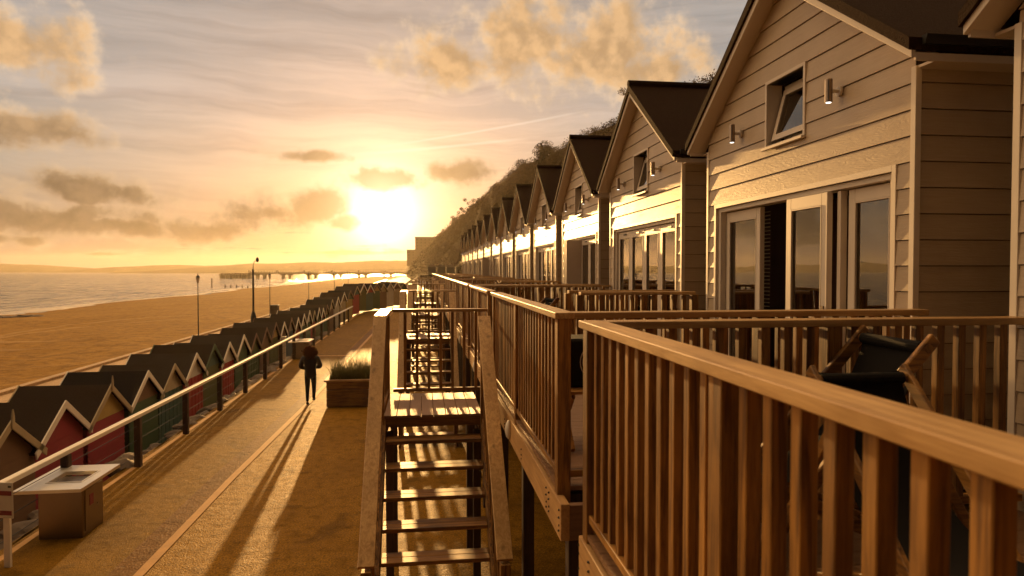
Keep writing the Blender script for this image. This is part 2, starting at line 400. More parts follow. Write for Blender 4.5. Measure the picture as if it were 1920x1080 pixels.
def sandmat():
    m, t, p = newmat('beach_sand'); v = coords(t, False); x, y, z = t.sep(v)
    b = t.noise(v, .12, 6, .6); d = t.noise(v, 1.3, 6, .65); f = t.noise(v, 9., 4, .7)
    c = t.mix(t.ss(b, .3, .7), (.27, .135, .018, 1), (.33, .17, .026, 1)); c = t.mix(t.ss(d, .42, .62, 0., .75), c, (.17, .08, .012, 1))
    wet = t.ss(t.m('ADD', x, t.m('MULTIPLY', b, 6.)), -62., -55., 1., 0.)
    c = t.mix(t.m('MULTIPLY', wet, .6), c, (.19, .09, .025, 1))
    # pale arcs of vehicle tracks
    for cx, cy, r0, ex in ((-27., 63., 7.5, 1.), (-28.2, 70., 8.3, 1.)):
        dx = t.m('SUBTRACT', x, cx); dy = t.m('MULTIPLY', t.m('SUBTRACT', y, cy), .55)
        rr = t.m('SQRT', t.m('ADD', t.m('MULTIPLY', dx, dx), t.m('MULTIPLY', dy, dy)))
        k = t.ss(t.m('ABSOLUTE', t.m('SUBTRACT', rr, r0)), .1, .5, 1., 0.)
        k = t.m('MULTIPLY', k, t.ss(dx, -1., 3., 1., 0.))
        c = t.mix(t.m('MULTIPLY', k, .35), c, (.5, .32, .15, 1))
    t.l.new(c, p.inputs['Base Color']); p.inputs['Roughness'].default_value = .9; p.inputs['Specular IOR Level'].default_value = .05
    h = t.m('ADD', t.m('MULTIPLY', d, 1.), t.m('MULTIPLY', f, .25))
    bump(t, p, h, 1., .35)
    return m
M['sand'] = sandmat()
def seamat():
    m, t, p = newmat('sea_water'); v = coords(t, False); x, y, z = t.sep(v)
    w1 = t.noise(t.xyz(t.m('MULTIPLY', x, .20), t.m('MULTIPLY', y, .026), 0.), 1., 5, .65)
    w2 = t.noise(t.xyz(t.m('MULTIPLY', x, .62), t.m('MULTIPLY', y, .045), 4.), 1., 4, .6)
    w3 = t.noise(t.xyz(t.m('MULTIPLY', x, .05), t.m('MULTIPLY', y, .015), 7.), 1., 4, .6)
    shore = t.m('ADD', x, t.m('MULTIPLY', t.noise(t.xyz(0., t.m('MULTIPLY', y, .045), 0.), 1., 4), 9.))
    fo = t.m('MULTIPLY', t.ss(shore, -74., -60., 0., 1.), t.ss(w1, .44, .58))
    ln = t.ss(t.m('ABSOLUTE', t.m('ADD', shore, 57.)), .6, 2.2, 1., 0.)
    fo = t.m('MAXIMUM', fo, ln)
    far = t.m('MULTIPLY', t.ss(w2, .54, .66), t.ss(w3, .35, .6, .12, .55))
    fo = t.m('MAXIMUM', fo, far)
    c = t.mix(fo, (.05, .045, .038, 1), (.72, .62, .5, 1))
    t.l.new(c, p.inputs['Base Color']); t.l.new(t.m('ADD', t.m('ADD', .05, t.m('MULTIPLY', t.ss(w2, .34, .52, 1., 0.), .42)), t.m('MULTIPLY', fo, .4)), p.inputs['Roughness'])
    p.inputs['IOR'].default_value = 1.33
    bump(t, p, t.m('ADD', t.m('MULTIPLY', w1, 1.2), t.m('ADD', t.m('MULTIPLY', w2, .35), t.m('MULTIPLY', w3, 2.))), 1., 2.6)
    return m
M['sea'] = seamat()
def foliage(name, d, l, tr=.25):
    m, t, p = newmat(name); v = coords(t, False)
    n = t.noise(v, .35, 4, .6); f = t.noise(v, 3., 3)
    c = t.mix(t.ss(t.m('ADD', t.m('MULTIPLY', n, .6), t.m('MULTIPLY', f, .4)), .32, .68), c4(d), c4(l))
    t.l.new(c, p.inputs['Base Color']); p.inputs['Roughness'].default_value = .7; p.inputs['Specular IOR Level'].default_value = .1
    tl = t.new('ShaderNodeBsdfTranslucent'); t.l.new(c, tl.inputs[0])
    mx = t.new('ShaderNodeMixShader'); mx.inputs[0].default_value = tr
    t.l.new(p.outputs[0], mx.inputs[1]); t.l.new(tl.outputs[0], mx.inputs[2]); t.l.new(mx.outputs[0], t.n['Material Output'].inputs[0])
    return m
M['scrub'] = foliage('cliff_scrub', (.030, .018, .004), (.088, .047, .011))
M['grassblade'] = foliage('planter_grass', (.05, .05, .014), (.14, .115, .03), .4)
M['cliffsoil'] = ground_mat('cliff_soil', (.055, .030, .008), (.09, .048, .012), (.055, .03, .007), 2., .9, .9, .05, .05, .4)
M['hills'] = ground_mat('far_hills', (.035, .026, .016), (.06, .042, .022), (.045, .03, .016), .02, .3, .9, .005, .1, 2.)
def rockwall():
    m, t, p = newmat('rough_retaining_wall'); v = coords(t, False)
    n = t.noise(v, 2.2, 6, .7, 1.); f = t.noise(v, 14., 5, .7)
    c = t.mix(t.ss(n, .35, .65), (.045, .028, .016, 1), (.15, .095, .05, 1)); c = t.mix(t.ss(n, .64, .72), c, (.4, .3, .2, 1))
    t.l.new(c, p.inputs['Base Color']); p.inputs['Roughness'].default_value = .85
    bump(t, p, t.m('ADD', n, f), 1., .08); return m
M['rockwall'] = rockwall()
def deckmat(name, ax):
    m, t, p = newmat(name); v = coords(t); tc = t.new('ShaderNodeTexCoord').outputs['Object']
    x, y, z = t.sep(tc); a = x if ax == 'y' else y
    gr = t.m('ABSOLUTE', t.m('SINE', t.m('MULTIPLY', a, math.pi/.0145)))
    vv = t.vm('MULTIPLY', v, (14, .8, 14) if ax == 'y' else (.8, 14, 14)).outputs[0]
    n = t.noise(vv, 1.6, 5, .6, 1.)
    c = t.mix(n, (.17, .085, .04, 1), (.36, .20, .10, 1)); c = t.mix(t.ss(gr, .0, .35, .75, 0.), c, (.05, .022, .01, 1))
    t.l.new(c, p.inputs['Base Color']); p.inputs['Roughness'].default_value = .5
    bump(t, p, gr, .6, .006); return m
M['deck_y'] = deckmat('grooved_decking_y', 'y'); M['deck_x'] = deckmat('grooved_decking_x', 'x')

M['hair'] = foliage('rim_glow_curls', (.10, .03, .012), (.22, .06, .02), .55)  # dark hair; orange rim glow put into its colour and translucency
# ------------------------------------------------------------------ terrain and setting
def sheet(name, pts, z, m): 
    b = MB(); b.add([(x, y, z) for x, y in pts], [tuple(range(len(pts)))]); return struct(name, b, m)
def grid(xs, ys, zf):
    b = MB(); nx = len(xs)
    vs = [(x, y, zf(x, y)) for y in ys for x in xs]
    fs = [(j*nx+i, j*nx+i+1, (j+1)*nx+i+1, (j+1)*nx+i) for j in range(len(ys)-1) for i in range(nx-1)]
    return b.add(vs, fs)
def lin(a, b, n): return [a+(b-a)*i/(n-1) for i in range(n)]
def interp(tab, y):
    if y <= tab[0][0]: return tab[0][1:]
    for a, b in zip(tab, tab[1:]):
        if y <= b[0]:
            f = (y-a[0])/(b[0]-a[0]); return tuple(p+(q-p)*f for p, q in zip(a[1:], b[1:]))
    return tab[-1][1:]

sheet('ground', [(-3000,-400),(3000,-400),(3000,3000),(-3000,3000)], -6.0, M['cliffsoil'])
sheet('sea', [(-2990,-390),(400,-390),(400,2990),(-2990,2990)], -2.6, M['sea'])
LOW = -1.0
def sand_z(x, y):
    f = min(max((x+75)/58, 0), 1)
    return -3.3 + (LOW-.12+3.3)*f**.8 + .10*(mnoise.noise(Vector((x*.35, y*.35, 0)))) + .22*mnoise.noise(Vector((x*.06, y*.03, 4)))*(1 if x < -18 else .2)
sx = lin(-78, -16.2, 110)
struct('beach', grid(sx, [-30+i*1.2 for i in range(0, 130)] + [130+i*8 for i in range(70)], sand_z), M['sand'], smooth=True)
struct('lower_promenade', MB().box(-16.4, -6.6, -30, 700, LOW-.3, LOW), M['lowprom'])
struct('sand_kerb', MB().box(-16.75, -16.4, -30, 700, LOW-.4, LOW+.12), M['lowprom'])
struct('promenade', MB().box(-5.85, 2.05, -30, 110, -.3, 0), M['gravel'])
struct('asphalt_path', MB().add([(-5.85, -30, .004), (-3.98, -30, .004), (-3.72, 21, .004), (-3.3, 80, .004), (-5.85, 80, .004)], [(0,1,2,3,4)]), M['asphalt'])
def ribbon(name, tab, w0, w1, z, m):
    b = MB(); vs = []
    for y, x in tab: vs += [(x+w0, y, z), (x+w1, y, z)]
    return struct(name, b.add(vs, [(2*i, 2*i+1, 2*i+3, 2*i+2) for i in range(len(tab)-1)]), m)
line = [(-30, -3.70), (9, -3.61), (13.3, -3.56), (20.6, -3.34), (43, -3.06), (80, -2.6)]
ribbon('setts_band', line, -.40, -.07, .008, M['setts'])
ribbon('edging_strip', line, -.07, .06, .012, M['strip'])
ribbon('kerb_strip', [(-30, -5.4), (80, -5.4)], -.32, -.22, .008, M['strip'])
ribbon('joint_strip', [(31.7, -3.9), (31.95, -3.9)], -.9, .75, .016, M['strip'])
# slope between the promenade and the backs of the huts
def bank_z(x, y):
    f = (x+6.75)/.9
    return LOW + (0.02-LOW)*min(max(f, 0), 1) + .06*mnoise.noise(Vector((x*3, y*1.5, 0)))
struct('bank', grid(lin(-6.8, -5.8, 6), lin(-30, 110, 300), bank_z), M['cliffsoil'], smooth=True)
struct('terrace', MB().box(2.0, 14, -8, 175, -.2, 2.25), M['cliffsoil'])

# cliff: foot line and crest line along the row
CL = [(-40, 10.5, 38, 24), (60, 10.2, 36, 26), (104, 9.5, 30, 26.5), (135, 8.0, 21.5, 26), (238, 1.5, 20, 26.3), (414, -8, 15, 26), (650, -16, 10.5, 26), (900, -30, 6, 26)]
def cliff_pt(y, u):
    xf, xt, zt = interp(CL, y)
    base = 2.2 if y < 150 else max(-.2, 2.2-(y-150)*.03)
    s = u
    zz = base + (zt-base)*(1-(1-min(s, 1))**1.25)
    xx = xf + (xt-xf)*s
    a = math.sin(math.pi*min(s, 1))
    n = mnoise.noise(Vector((xx*.09, y*.045, zz*.09)))*3.0 + mnoise.noise(Vector((xx*.25, y*.12, zz*.25)))*1.1
    xx += n*a*1.2
    zz += mnoise.noise(Vector((y*.05, 3, 3)))*1.3*min(s, 1) + mnoise.noise(Vector((y*.2, 9, 3)))*.5*min(s, 1)
    return xx, zz
us = lin(0, 1, 22) + [1.15, 1.6, 3]
ysc = [-40+i*3 for i in range(0, 100)] + [260+i*12 for i in range(54)]
b = MB(); vs = []
for y in ysc:
    for u in us:
        x, z = cliff_pt(y, min(u, 1)); 
        if u > 1: x += (u-1)*60; z += (u-1)*.5
        vs.append((x, y, z))
n = len(us)
b.add(vs, [(j*n+i, j*n+i+1, (j+1)*n+i+1, (j+1)*n+i) for j in range(len(ysc)-1) for i in range(n-1)])
struct('cliff_hill', b, M['cliffsoil'], smooth=True)

def leaf_cluster(b, c, r, n, size, squash=.8):
    for _ in range(n):
        while True:
            p = Vector((random.uniform(-1,1), random.uniform(-1,1), random.uniform(-1,1)))
            if .25 < p.length < 1: break
        p = Vector((p.x, p.y, p.z*squash))*r + Vector(c)
        a = Vector((random.gauss(0,1), random.gauss(0,1), random.gauss(0,1))).normalized()
        q = a.orthogonal().normalized()*size*random.uniform(.6, 1.3); w = a.cross(q).normalized()*size*random.uniform(.35, .7)
        b.add([p-q, p-w*.8, p+q, p+w], [(0,1,2,3)])
b = MB(); rs = random.Random(3)
for _ in range(8200):
    y = rs.choice((rs.uniform(15, 130), rs.uniform(60, 260), rs.uniform(180, 520)))
    u = rs.random()**.8
    x, z = cliff_pt(y, u); k = max(1., y/110)
    if u > .93: leaf_cluster(b, (x-.1, y, z+.3*k), rs.uniform(.5, 1.15)*k, 26, .13*k)
    else: leaf_cluster(b, (x-.1, y, z+.1*k), rs.uniform(.35, .7)*k, 12, .10*k)
tag(b.build('cliff_scrub', M['scrub'], fix=False), None, None, None, 'stuff')

# far hills over the water
def hill(name, prof, y0, depth, seed):
    """ridge profile (x, height) at distance y0, rising and falling over depth"""
    b = MB(); m_ = 9; xs = []; pr = []
    N = 90
    for i in range(N):
        x = prof[0][0]+(prof[-1][0]-prof[0][0])*i/(N-1); h = interp(prof, x)[0]
        h *= 1+.10*mnoise.noise(Vector((x*.012, seed, 0)))+.06*mnoise.noise(Vector((x*.05, seed, 0)))
        xs.append(x); pr.append(h)
    vs = []
    for x, h in zip(xs, pr):
        for j in range(m_):
            f = j/(m_-1); vs.append((x, y0+depth*f, -3.5+(h+3.5)*math.sin(math.pi*f)**.6))
    b.add(vs, [(i*m_+j, i*m_+j+1, (i+1)*m_+j+1, (i+1)*m_+j) for i in range(N-1) for j in range(m_-1)])
    return struct(name, b, M['hills'], smooth=True)
hill('hill', [(-2500, 26), (-2150, 34), (-1750, 33), (-1350, 25), (-1150, 11), (-950, 6), (-800, 3)], 2380, 380, 1)
hill('hill', [(-1120, 3), (-960, 14), (-800, 22), (-640, 19), (-480, 8), (-380, 2)], 2150, 300, 2)
hill('hill', [(-700, 0), (-520, 14), (-420, 22), (-280, 24), (-180, 27), (-60, 30), (60, 38), (160, 42), (400, 30)], 1600, 420, 3)

# ------------------------------------------------------------------ cabins (houses with a gable to the sea)
FX, DZ, HW, PITCH, Y0 = 3.6, 2.45, 3.67, 4.55, 4.63
APEX, SL, OV, FO = 4.52, .70, .22, .18       # roof apex over deck, slope, eaves overhang, gable overhang
def wall_top(y): return APEX-.15-abs(y-HW/2)*SL
def board_wall(b, openings):
    """lapped boards of the gable wall, cut round the openings (y0,y1,z0,z1); outside is -x"""
    zs = [i*.193-.25 for i in range(0, 26)]
    cuts = sorted(set(zs + [o[2] for o in openings] + [o[3] for o in openings]))
    def lap(z):
        k = math.floor((z+.25)/.193+1e-6); f = (z+.25)/.193-k
        return -.014*(1-f)
    for za, zb in zip(cuts, cuts[1:]):
        if zb-za < 1e-4: continue
        gap = .007 if any(abs(zb-z) < 1e-6 for z in zs) else 0.
        zt = zb-gap
        zm = (za+zb)/2
        spans = [(0., HW)]
        for o in openings:
            if o[2] < zm < o[3]:
                ns = []
                for s0, s1 in spans:
                    if o[0] > s0: ns.append((s0, min(s1, o[0])))
                    if o[1] < s1: ns.append((max(s0, o[1]), s1))
                spans = [q for q in ns if q[1]-q[0] > 1e-4]
        for s0, s1 in spans:
            # clip to the gable slope at both heights
            def ext(z):
                if wall_top(HW/2) <= z: return None
                h = (APEX-.15-z)/SL
                return max(s0, HW/2-h), min(s1, HW/2+h)
            e0, e1 = ext(za), ext(zt)
            if e0 is None or e0[1] <= e0[0]: continue
            if e1 is None or e1[1] <= e1[0]:
                zt2 = min(zt, wall_top(HW/2)-1e-3); e1 = ext(zt2)
                if e1 is None: continue
                zz = zt2
            else: zz = zt
            x0 = lap(za+1e-5); x1 = lap(zz-1e-5)
            b.add([(x0,e0[0],za),(x0,e0[1],za),(x1,e1[1],zz),(x1,e1[0],zz),(.02,e0[0],za),(.02,e0[1],za),(.02,e1[1],zz),(.02,e1[0],zz)],
                  [(0,1,2,3),(0,4,5,1),(3,2,6,7)])
    # backing sheet a little behind, so that joints read dark
def side_boards(b, y, sgn):
    for i in range(0, 17):
        za = i*.193-.25; zb = min(za+.186, 2.95)
        if za >= 2.93: break
        o = .014*sgn
        b.add([(.012,y+o,za),(5.4,y+o,za),(5.4,y,zb),(.012,y,zb),(.012,y-.02*sgn,za),(5.4,y-.02*sgn,za)], [(0,1,2,3),(0,1,5,4)])
DOOR = (.23, 3.41, 0., 2.21); WIN = (1.48, 2.17, 2.75, 3.39)

def make_cabin(label, open_door):
    root = thing('cabin', label, 'cabin')
    b = MB(); board_wall(b, [DOOR, WIN]); w = b.build('front_wall', M['siding_y'], root, fix=False)
    for yy, sg in ((0, -1), (HW, 1)):
        b = MB(); side_boards(b, yy, sg); b.build('side_wall', M['siding_x'], root, fix=False)
    # shell behind the boards: closed prism walls with openings left out at the front
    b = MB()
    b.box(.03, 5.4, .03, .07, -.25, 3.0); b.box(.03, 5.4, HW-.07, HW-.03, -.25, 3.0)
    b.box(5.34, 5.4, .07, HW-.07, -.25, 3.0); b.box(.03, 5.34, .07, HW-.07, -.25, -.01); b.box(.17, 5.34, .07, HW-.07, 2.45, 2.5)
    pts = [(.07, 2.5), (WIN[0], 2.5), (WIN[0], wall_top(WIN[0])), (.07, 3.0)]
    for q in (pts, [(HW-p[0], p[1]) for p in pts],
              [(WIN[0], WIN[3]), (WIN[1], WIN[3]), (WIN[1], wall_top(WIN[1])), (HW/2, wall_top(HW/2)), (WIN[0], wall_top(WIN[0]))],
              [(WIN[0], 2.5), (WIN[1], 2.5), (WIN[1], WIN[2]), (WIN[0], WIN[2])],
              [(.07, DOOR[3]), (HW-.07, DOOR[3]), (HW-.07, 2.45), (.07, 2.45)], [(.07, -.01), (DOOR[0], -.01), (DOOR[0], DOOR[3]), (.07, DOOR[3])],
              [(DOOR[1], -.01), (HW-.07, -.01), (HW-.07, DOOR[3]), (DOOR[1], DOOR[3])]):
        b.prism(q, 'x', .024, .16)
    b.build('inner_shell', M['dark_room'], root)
    # corner trims
    for y in (0, HW):
        s = -1 if y == 0 else 1
        b = MB(); b.box(-.018, .03, y+s*.022, y-s*.03, -.25, 2.95); b.box(-.0175, .03, y+s*.0225, y+s*.012, -.25, 2.95)
        b.build('corner_trim', M['cabin_trim'], root, bevel=.002)
    # roof: two slabs, ridge along x
    ey = -OV; ez = APEX-(HW/2+OV)*SL
    rf = MB()
    th = .09
    rf.prism([(ey, ez), (HW/2, APEX), (HW+OV, ez), (HW+OV, ez-th), (HW/2, APEX-th*1.25), (ey, ez-th)], 'x', -FO-.05, 5.7)
    rf.tube((-FO-.05, HW/2, APEX+.012), (5.7, HW/2, APEX+.012), .06, n=8)
    roof = rf.build('roof', M['shingle'], root)
    for s in (0, 1):
        def P(y, z): return (HW-y, z) if s else (y, z)
        b = MB(); b.prism([P(ey+.01, ez-.03-.02), P(HW/2, APEX-.05-.02), P(HW/2, APEX-.20), P(ey+.01, ez-.14)], 'x', -FO-.022, -FO+.012)
        b.build('bargeboard', M['cabin_trim'], root, bevel=.002)
        b = MB(); b.prism([P(ey+.02, ez-th-.012), P(HW/2, APEX-th*1.25-.012), P(HW/2, APEX-th*1.25-.03), P(ey+.02, ez-th-.03)], 'x', -FO+.014, .03)
        b.prism([P(ey+.012, ez-.1), P(ey+.032, ez-.1), P(ey+.032, ez-.155), P(ey+.012, ez-.155)], 'x', -FO+.014, 5.6)
        b.prism([P(ey+.034, ez-.13), P(.02, ez-.13), P(.02, ez-.15), P(ey+.034, ez-.15)], 'x', .0, 5.6)
        b.build('soffit', M['cabin_trim'], root)
        b = MB(); pts = [(ey-.05, ez+.012), (ey+.008, ez+.012), (ey+.008, ez-.05), (ey-.035, ez-.05)]
        b.prism([P(*p) for p in pts], 'x', -FO+.05, 5.6); b.build('gutter', M['black_metal'], root)
    # tilted top window
    y0, y1, z0, z1 = WIN
    wf = MB(); f = .035
    for q in ((y0-f, y0, z0-f, z1+f), (y1, y1+f, z0-f, z1+f), (y0, y1, z1, z1+f), (y0, y1, z0-f, z0)): wf.box(-.022, .15, *q)
    wf.box(-.06, -.0225, y0-f-.01, y1+f+.01, z0-f-.012, z0-f+.015)
    win = wf.build('window', M['cabin_trim'], root, bevel=.002)
    tilt = .16
    sa = MB(); zc = z0+.06
    def tp(y, z, o): return (.11-o+(z-z0)*tilt*1.6-.06, y, z)
    def tb(ya, yb, za, zb, o0, o1, B):
        B.add([tp(ya,za,o0),tp(yb,za,o0),tp(yb,zb,o0),tp(ya,zb,o0),tp(ya,za,o1),tp(yb,za,o1),tp(yb,zb,o1),tp(ya,zb,o1)],
              [(0,1,2,3),(7,6,5,4),(0,4,5,1),(1,5,6,2),(2,6,7,3),(3,7,4,0)])
    a0, a1, b0, b1 = y0+.03, y1-.03, z0+.05, z1-.06
    for q in ((a0, a0+.06, b0, b1), (a1-.06, a1, b0, b1), (a0+.06, a1-.06, b1-.06, b1), (a0+.06, a1-.06, b0, b0+.06)): tb(*q, 0, .045, sa)
    sash = sa.build('sash', M['cabin_trim'], win)
    pn = MB(); tb(a0+.06, a1-.06, b0+.06, b1-.06, .018, .028, pn); pn.build('pane', M['glass'], win)
    MB().box(.165, .170, y0+.03, y1-.03, z0+.02, z1-.02).build('blind', M['shade_plaster'], win)
    # wall lamps
    for y in (HW/2-.93, HW/2+.93):
        b = MB(); b.tube((-.013, y, 3.0), (-.035, y, 3.0), .045, n=14); b.tube((-.035, y, 3.0), (-.11, y, 3.0), .016, n=8)
        lamp = b.build('wall_lamp', M['cabin_trim'], root, smooth=False)
        b = MB(); b.lathe([(.030, -.10), (.032, -.096), (.032, .096), (.029, .10)], (-.12, y, 3.0), 16); b.build('lamp_tube', M['steel'], lamp)
        b = MB(); b.lathe([(.022, -.103), (.022, -.1005)], (-.12, y, 3.0), 12); b.build('bulb', M['led'], lamp)
    # glazed doors
    y0, y1, z0, z1 = DOOR; f = .05
    df = MB()
    df.box(-.018, .15, y0-f, y0, z0, z1+f); df.box(-.018, .15, y1, y1+f, z0, z1+f); df.box(-.018, .15, y0, y1, z1, z1+f)
    df.box(.02, .16, y0, y0+.06, z0, z1); df.box(.02, .16, y1-.06, y1, z0, z1); df.box(.02, .16, y0+.06, y1-.06, z1-.05, z1); df.box(-.03, .16, y0, y1, -.05, z0+.01)
    df.build('door_frame', M['cabin_trim'], root, bevel=.002)
    def leaf(ya, yb, xo, handle=None, rot=0.):
        b = MB(); s = .085; zt, zb_ = z1-.06, .03
        for q in ((ya, ya+s, zb_, zt), (yb-s, yb, zb_, zt), (ya+s, yb-s, zt-.11, zt), (ya+s, yb-s, zb_, zb_+.16)): b.box(xo, xo+.055, *q)
        for q in ((ya+s, ya+s+.014, zb_+.16, zt-.11), (yb-s-.014, yb-s, zb_+.16, zt-.11), (ya+s+.014, yb-s-.014, zt-.124, zt-.11)): b.box(xo-.004, xo+.02, *q)
        d = b.build('door', M['cabin_trim'], root, bevel=.003)
        b = MB(); b.box(xo+.022, xo+.03, ya+s-.004, yb-s+.004, zb_+.16-.004, zt-.11+.004); b.build('pane', M['glass'], d)
        b = MB()
        for k in range(52): b.box(xo+.06, xo+.064, ya+s+.005, yb-s-.005, .1+k*.036, .112+k*.036)
        if handle is None and not open_door or xo > .1: pass
        if handle:
            h = MB(); h.box(xo-.012, xo, handle-.02, handle+.02, .93, 1.13); h.tube((xo-.012, handle, 1.02), (xo-.06, handle, 1.02), .009, n=8)
            h.tube((xo-.055, handle, 1.02), (xo-.055, handle+.12, 1.02), .011, n=8); h.build('handle', M['steel'], d)
        return d
    if open_door == 2:
        leaf(2.50, 3.34, .09); leaf(1.06, 1.75, -.024, 1.11); leaf(.30, .92, .09)
        b = MB(); b.box(.05, .11, .97, 1.02, .03, z1-.06); b.build('door_edge', M['cabin_trim'], root)
    else:
        n = 4; L = (3.34-.30)/n
        for i in range(n):
            if open_door == 1 and i == 2: 
                b = MB(); b.box(-.3, .1, .30+i*L+.02, .30+i*L+.075, .03, z1-.06); b.build('door', M['cabin_trim'], root, bevel=.003); continue
            leaf(.30+i*L+.004, .30+(i+1)*L-.004, .06, .30+i*L+L-.04 if i == 1 else None)
            b = MB(); b.box(.045, .06, .30+i*L+.25, .30+i*L+.40, z1-.125, z1-.10); b.build('vent', M['black_metal'], root)
    # what one sees inside
    b = MB()
    pts = [(1.3+.03*math.sin(i*1.9), 1.6+i*.09) for i in range(22)]
    for p, q in zip(pts, pts[1:]): b.add([(p[0], p[1], .02), (q[0], q[1], .02), (q[0], q[1], 2.3), (p[0], p[1], 2.3)], [(0,1,2,3)])
    b.build('curtain', M['curtain'], root, fix=False)
    for ya in (.36, 2.44):
        b = MB()
        for k in range(48): b.box(.20, .205, ya+.05, ya+.72, .12+k*.042, .132+k*.042)
        b.build('blind', M['shade_plaster'], root, fix=False)
    return root
cab_open = make_cabin('cabin with its glazed doors ajar behind the deckchairs, nearest with its whole gable in view', 2)
cab_shut = make_cabin('cabin with four shut glazed doors, next beyond the one with doors ajar', 0)
cab_mid = make_cabin('third cabin of the row with one door leaf folded out', 1)
for o in (cab_open, cab_shut, cab_mid): o['group'] = 'gabled cabins in a row above the promenade'
cab_open.location = (FX, Y0, DZ); cab_shut.location = (FX, Y0+PITCH, DZ); cab_mid.location = (FX, Y0+2*PITCH, DZ)
for k in [-1] + list(range(3, 13)):
    lab = 'nearest cabin at the picture edge, only its corner board and eaves showing' if k < 0 else \
          f'{ordinal(k)} whole cabin along the row counted from the one with doors ajar'
    again(cab_mid if k == 7 else cab_shut, (FX, Y0+PITCH*k, DZ), lab)
tag(MB().box(.0, 5.5, -.5, 62, -2.5, -.27).build('plinth', M['rockwall'], None, (FX-1.4, 1, DZ)), 'dark rough retaining wall under the row of cabins behind the deck posts', 'retaining wall')

# ------------------------------------------------------------------ balconies
BX = .87
RT = 1.17                                        # rail height
bal_me = MB().box(-.024, .024, -.024, .024, .10, RT-.04).mesh('baluster', M['wood_z'], bevel=.003)
post_me = MB().box(-.046, .046, -.046, .046, -.10, RT-.04).mesh('post', M['wood_z'], bevel=.004)
def railing(root, p, q, posts=True, step=.14, name='railing', extra=None, mb=bal_me, mp=post_me, caps=True, ext=(0, 0)):
    """straight level rail from p to q (x, y), floor at z=0 of the parent"""
    p = Vector((p[0], p[1], 0)); q = Vector((q[0], q[1], 0)); d = (q-p); L = d.length; d.normalize(); along = 'y' if abs(d.y) > abs(d.x) else 'x'
    c = MB(); pa, qa = p-d*ext[0], q+d*ext[1]
    c.beam(pa+Vector((0,0,RT-.02)), qa+Vector((0,0,RT-.02)), .135, .042)
    rail = c.build('railing', M['cap_'+along], root, bevel=.0035)
    b = MB(); b.beam(p+Vector((0,0,.085)), q+Vector((0,0,.085)), .065, .045); b.build('bottom_rail', M['wood_'+along], rail, bevel=.003)
    n = max(2, round(L/step)); mids = set()
    if L > 2.2: mids = {round(n*.5)}
    for i in range(n+1):
        o = p+d*(L*i/n)
        end = i in (0, n)
        if end and not posts: continue
        put('post' if (end or i in mids) else 'baluster', mp if (end or i in mids) else mb, rail, o)
    return rail
def make_balcony(label, even):
    r = thing('balcony', label, 'balcony', group='timber balconies in front of the cabins')
    y0, y1 = (-.17, 4.08) if even else (.19, 3.62)
    W = FX-BX-.03
    # boards of the floor
    b = MB(); n = int((y1-y0)/.148)
    for i in range(n): b.box(.02, W, y0+i*.148, y0+i*.148+.142, -.028, 0)
    b.build('floor', M['deck_x'], r)
    b = MB(); b.box(0, .06, y0-.2, y1+.05, -.29, -.05); f = b.build('fascia', M['fascia'], r, bevel=.004)
    b = MB()
    for yy in ([y0-.16, y0+.2] + lin(y0+.3, y1-.2, 4) + [y1+.04]):
        for zz in (-.10, -.15, -.2, -.235): 
            if random.random() < .75: b.tube((-.006, yy+random.uniform(-.01, .01), zz), (.001, yy, zz), .008, n=6)
    b.build('bolt', M['black_metal'], f)
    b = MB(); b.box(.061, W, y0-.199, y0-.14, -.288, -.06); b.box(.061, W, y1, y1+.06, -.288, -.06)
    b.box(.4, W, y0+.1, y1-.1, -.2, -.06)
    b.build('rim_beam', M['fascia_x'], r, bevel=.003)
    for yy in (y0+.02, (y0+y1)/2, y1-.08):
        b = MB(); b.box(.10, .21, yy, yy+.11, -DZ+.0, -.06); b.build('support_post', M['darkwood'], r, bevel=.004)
    # bulkhead lamp on the fascia
    b = MB(); b.lathe([(.055, 0), (.07, .004), (.07, .02), (.05, .04), (.02, .05)], (0,0,0), 16)
    me = b.mesh('bulkhead_lamp', M['bulb'], smooth=True)
    o = put('bulkhead_lamp', me, r, (0, 2.2, -.165)); o.rotation_euler = (0, -R(90), 0); o.scale = (1.4, .8, 1)
    railing(r, (.06, y0+.03), (.06, y1-.03), ext=(.07, .07))
    fa, fb = (.10, W), (1.15, W)
    a, c = (fa, fb) if even else (fb, fa)
    railing(r, (a[0], y0+.03), (a[1], y0+.03), posts=(not even), ext=(.0, .0))
    railing(r, (c[0], y1-.03), (c[1], y1-.03), posts=even, ext=(.0, .0))
    return r
balE = make_balcony('timber balcony with bulkhead lamp in front of the cabin with doors ajar', True)
balO = make_balcony('timber balcony beyond the first stair landing, second whole one in view', False)
balE.location = (BX, Y0, DZ); balO.location = (BX, Y0+PITCH, DZ)
again(balO, (BX, Y0-PITCH, DZ), 'nearest timber balcony with the broad pale handrail running out of the picture')
for k in range(2, 13):
    again(balE if k % 2 == 0 else balO, (BX, Y0+PITCH*k, DZ), f'{ordinal(k)} timber balcony from the bulkhead lamp, counted along the cabins')

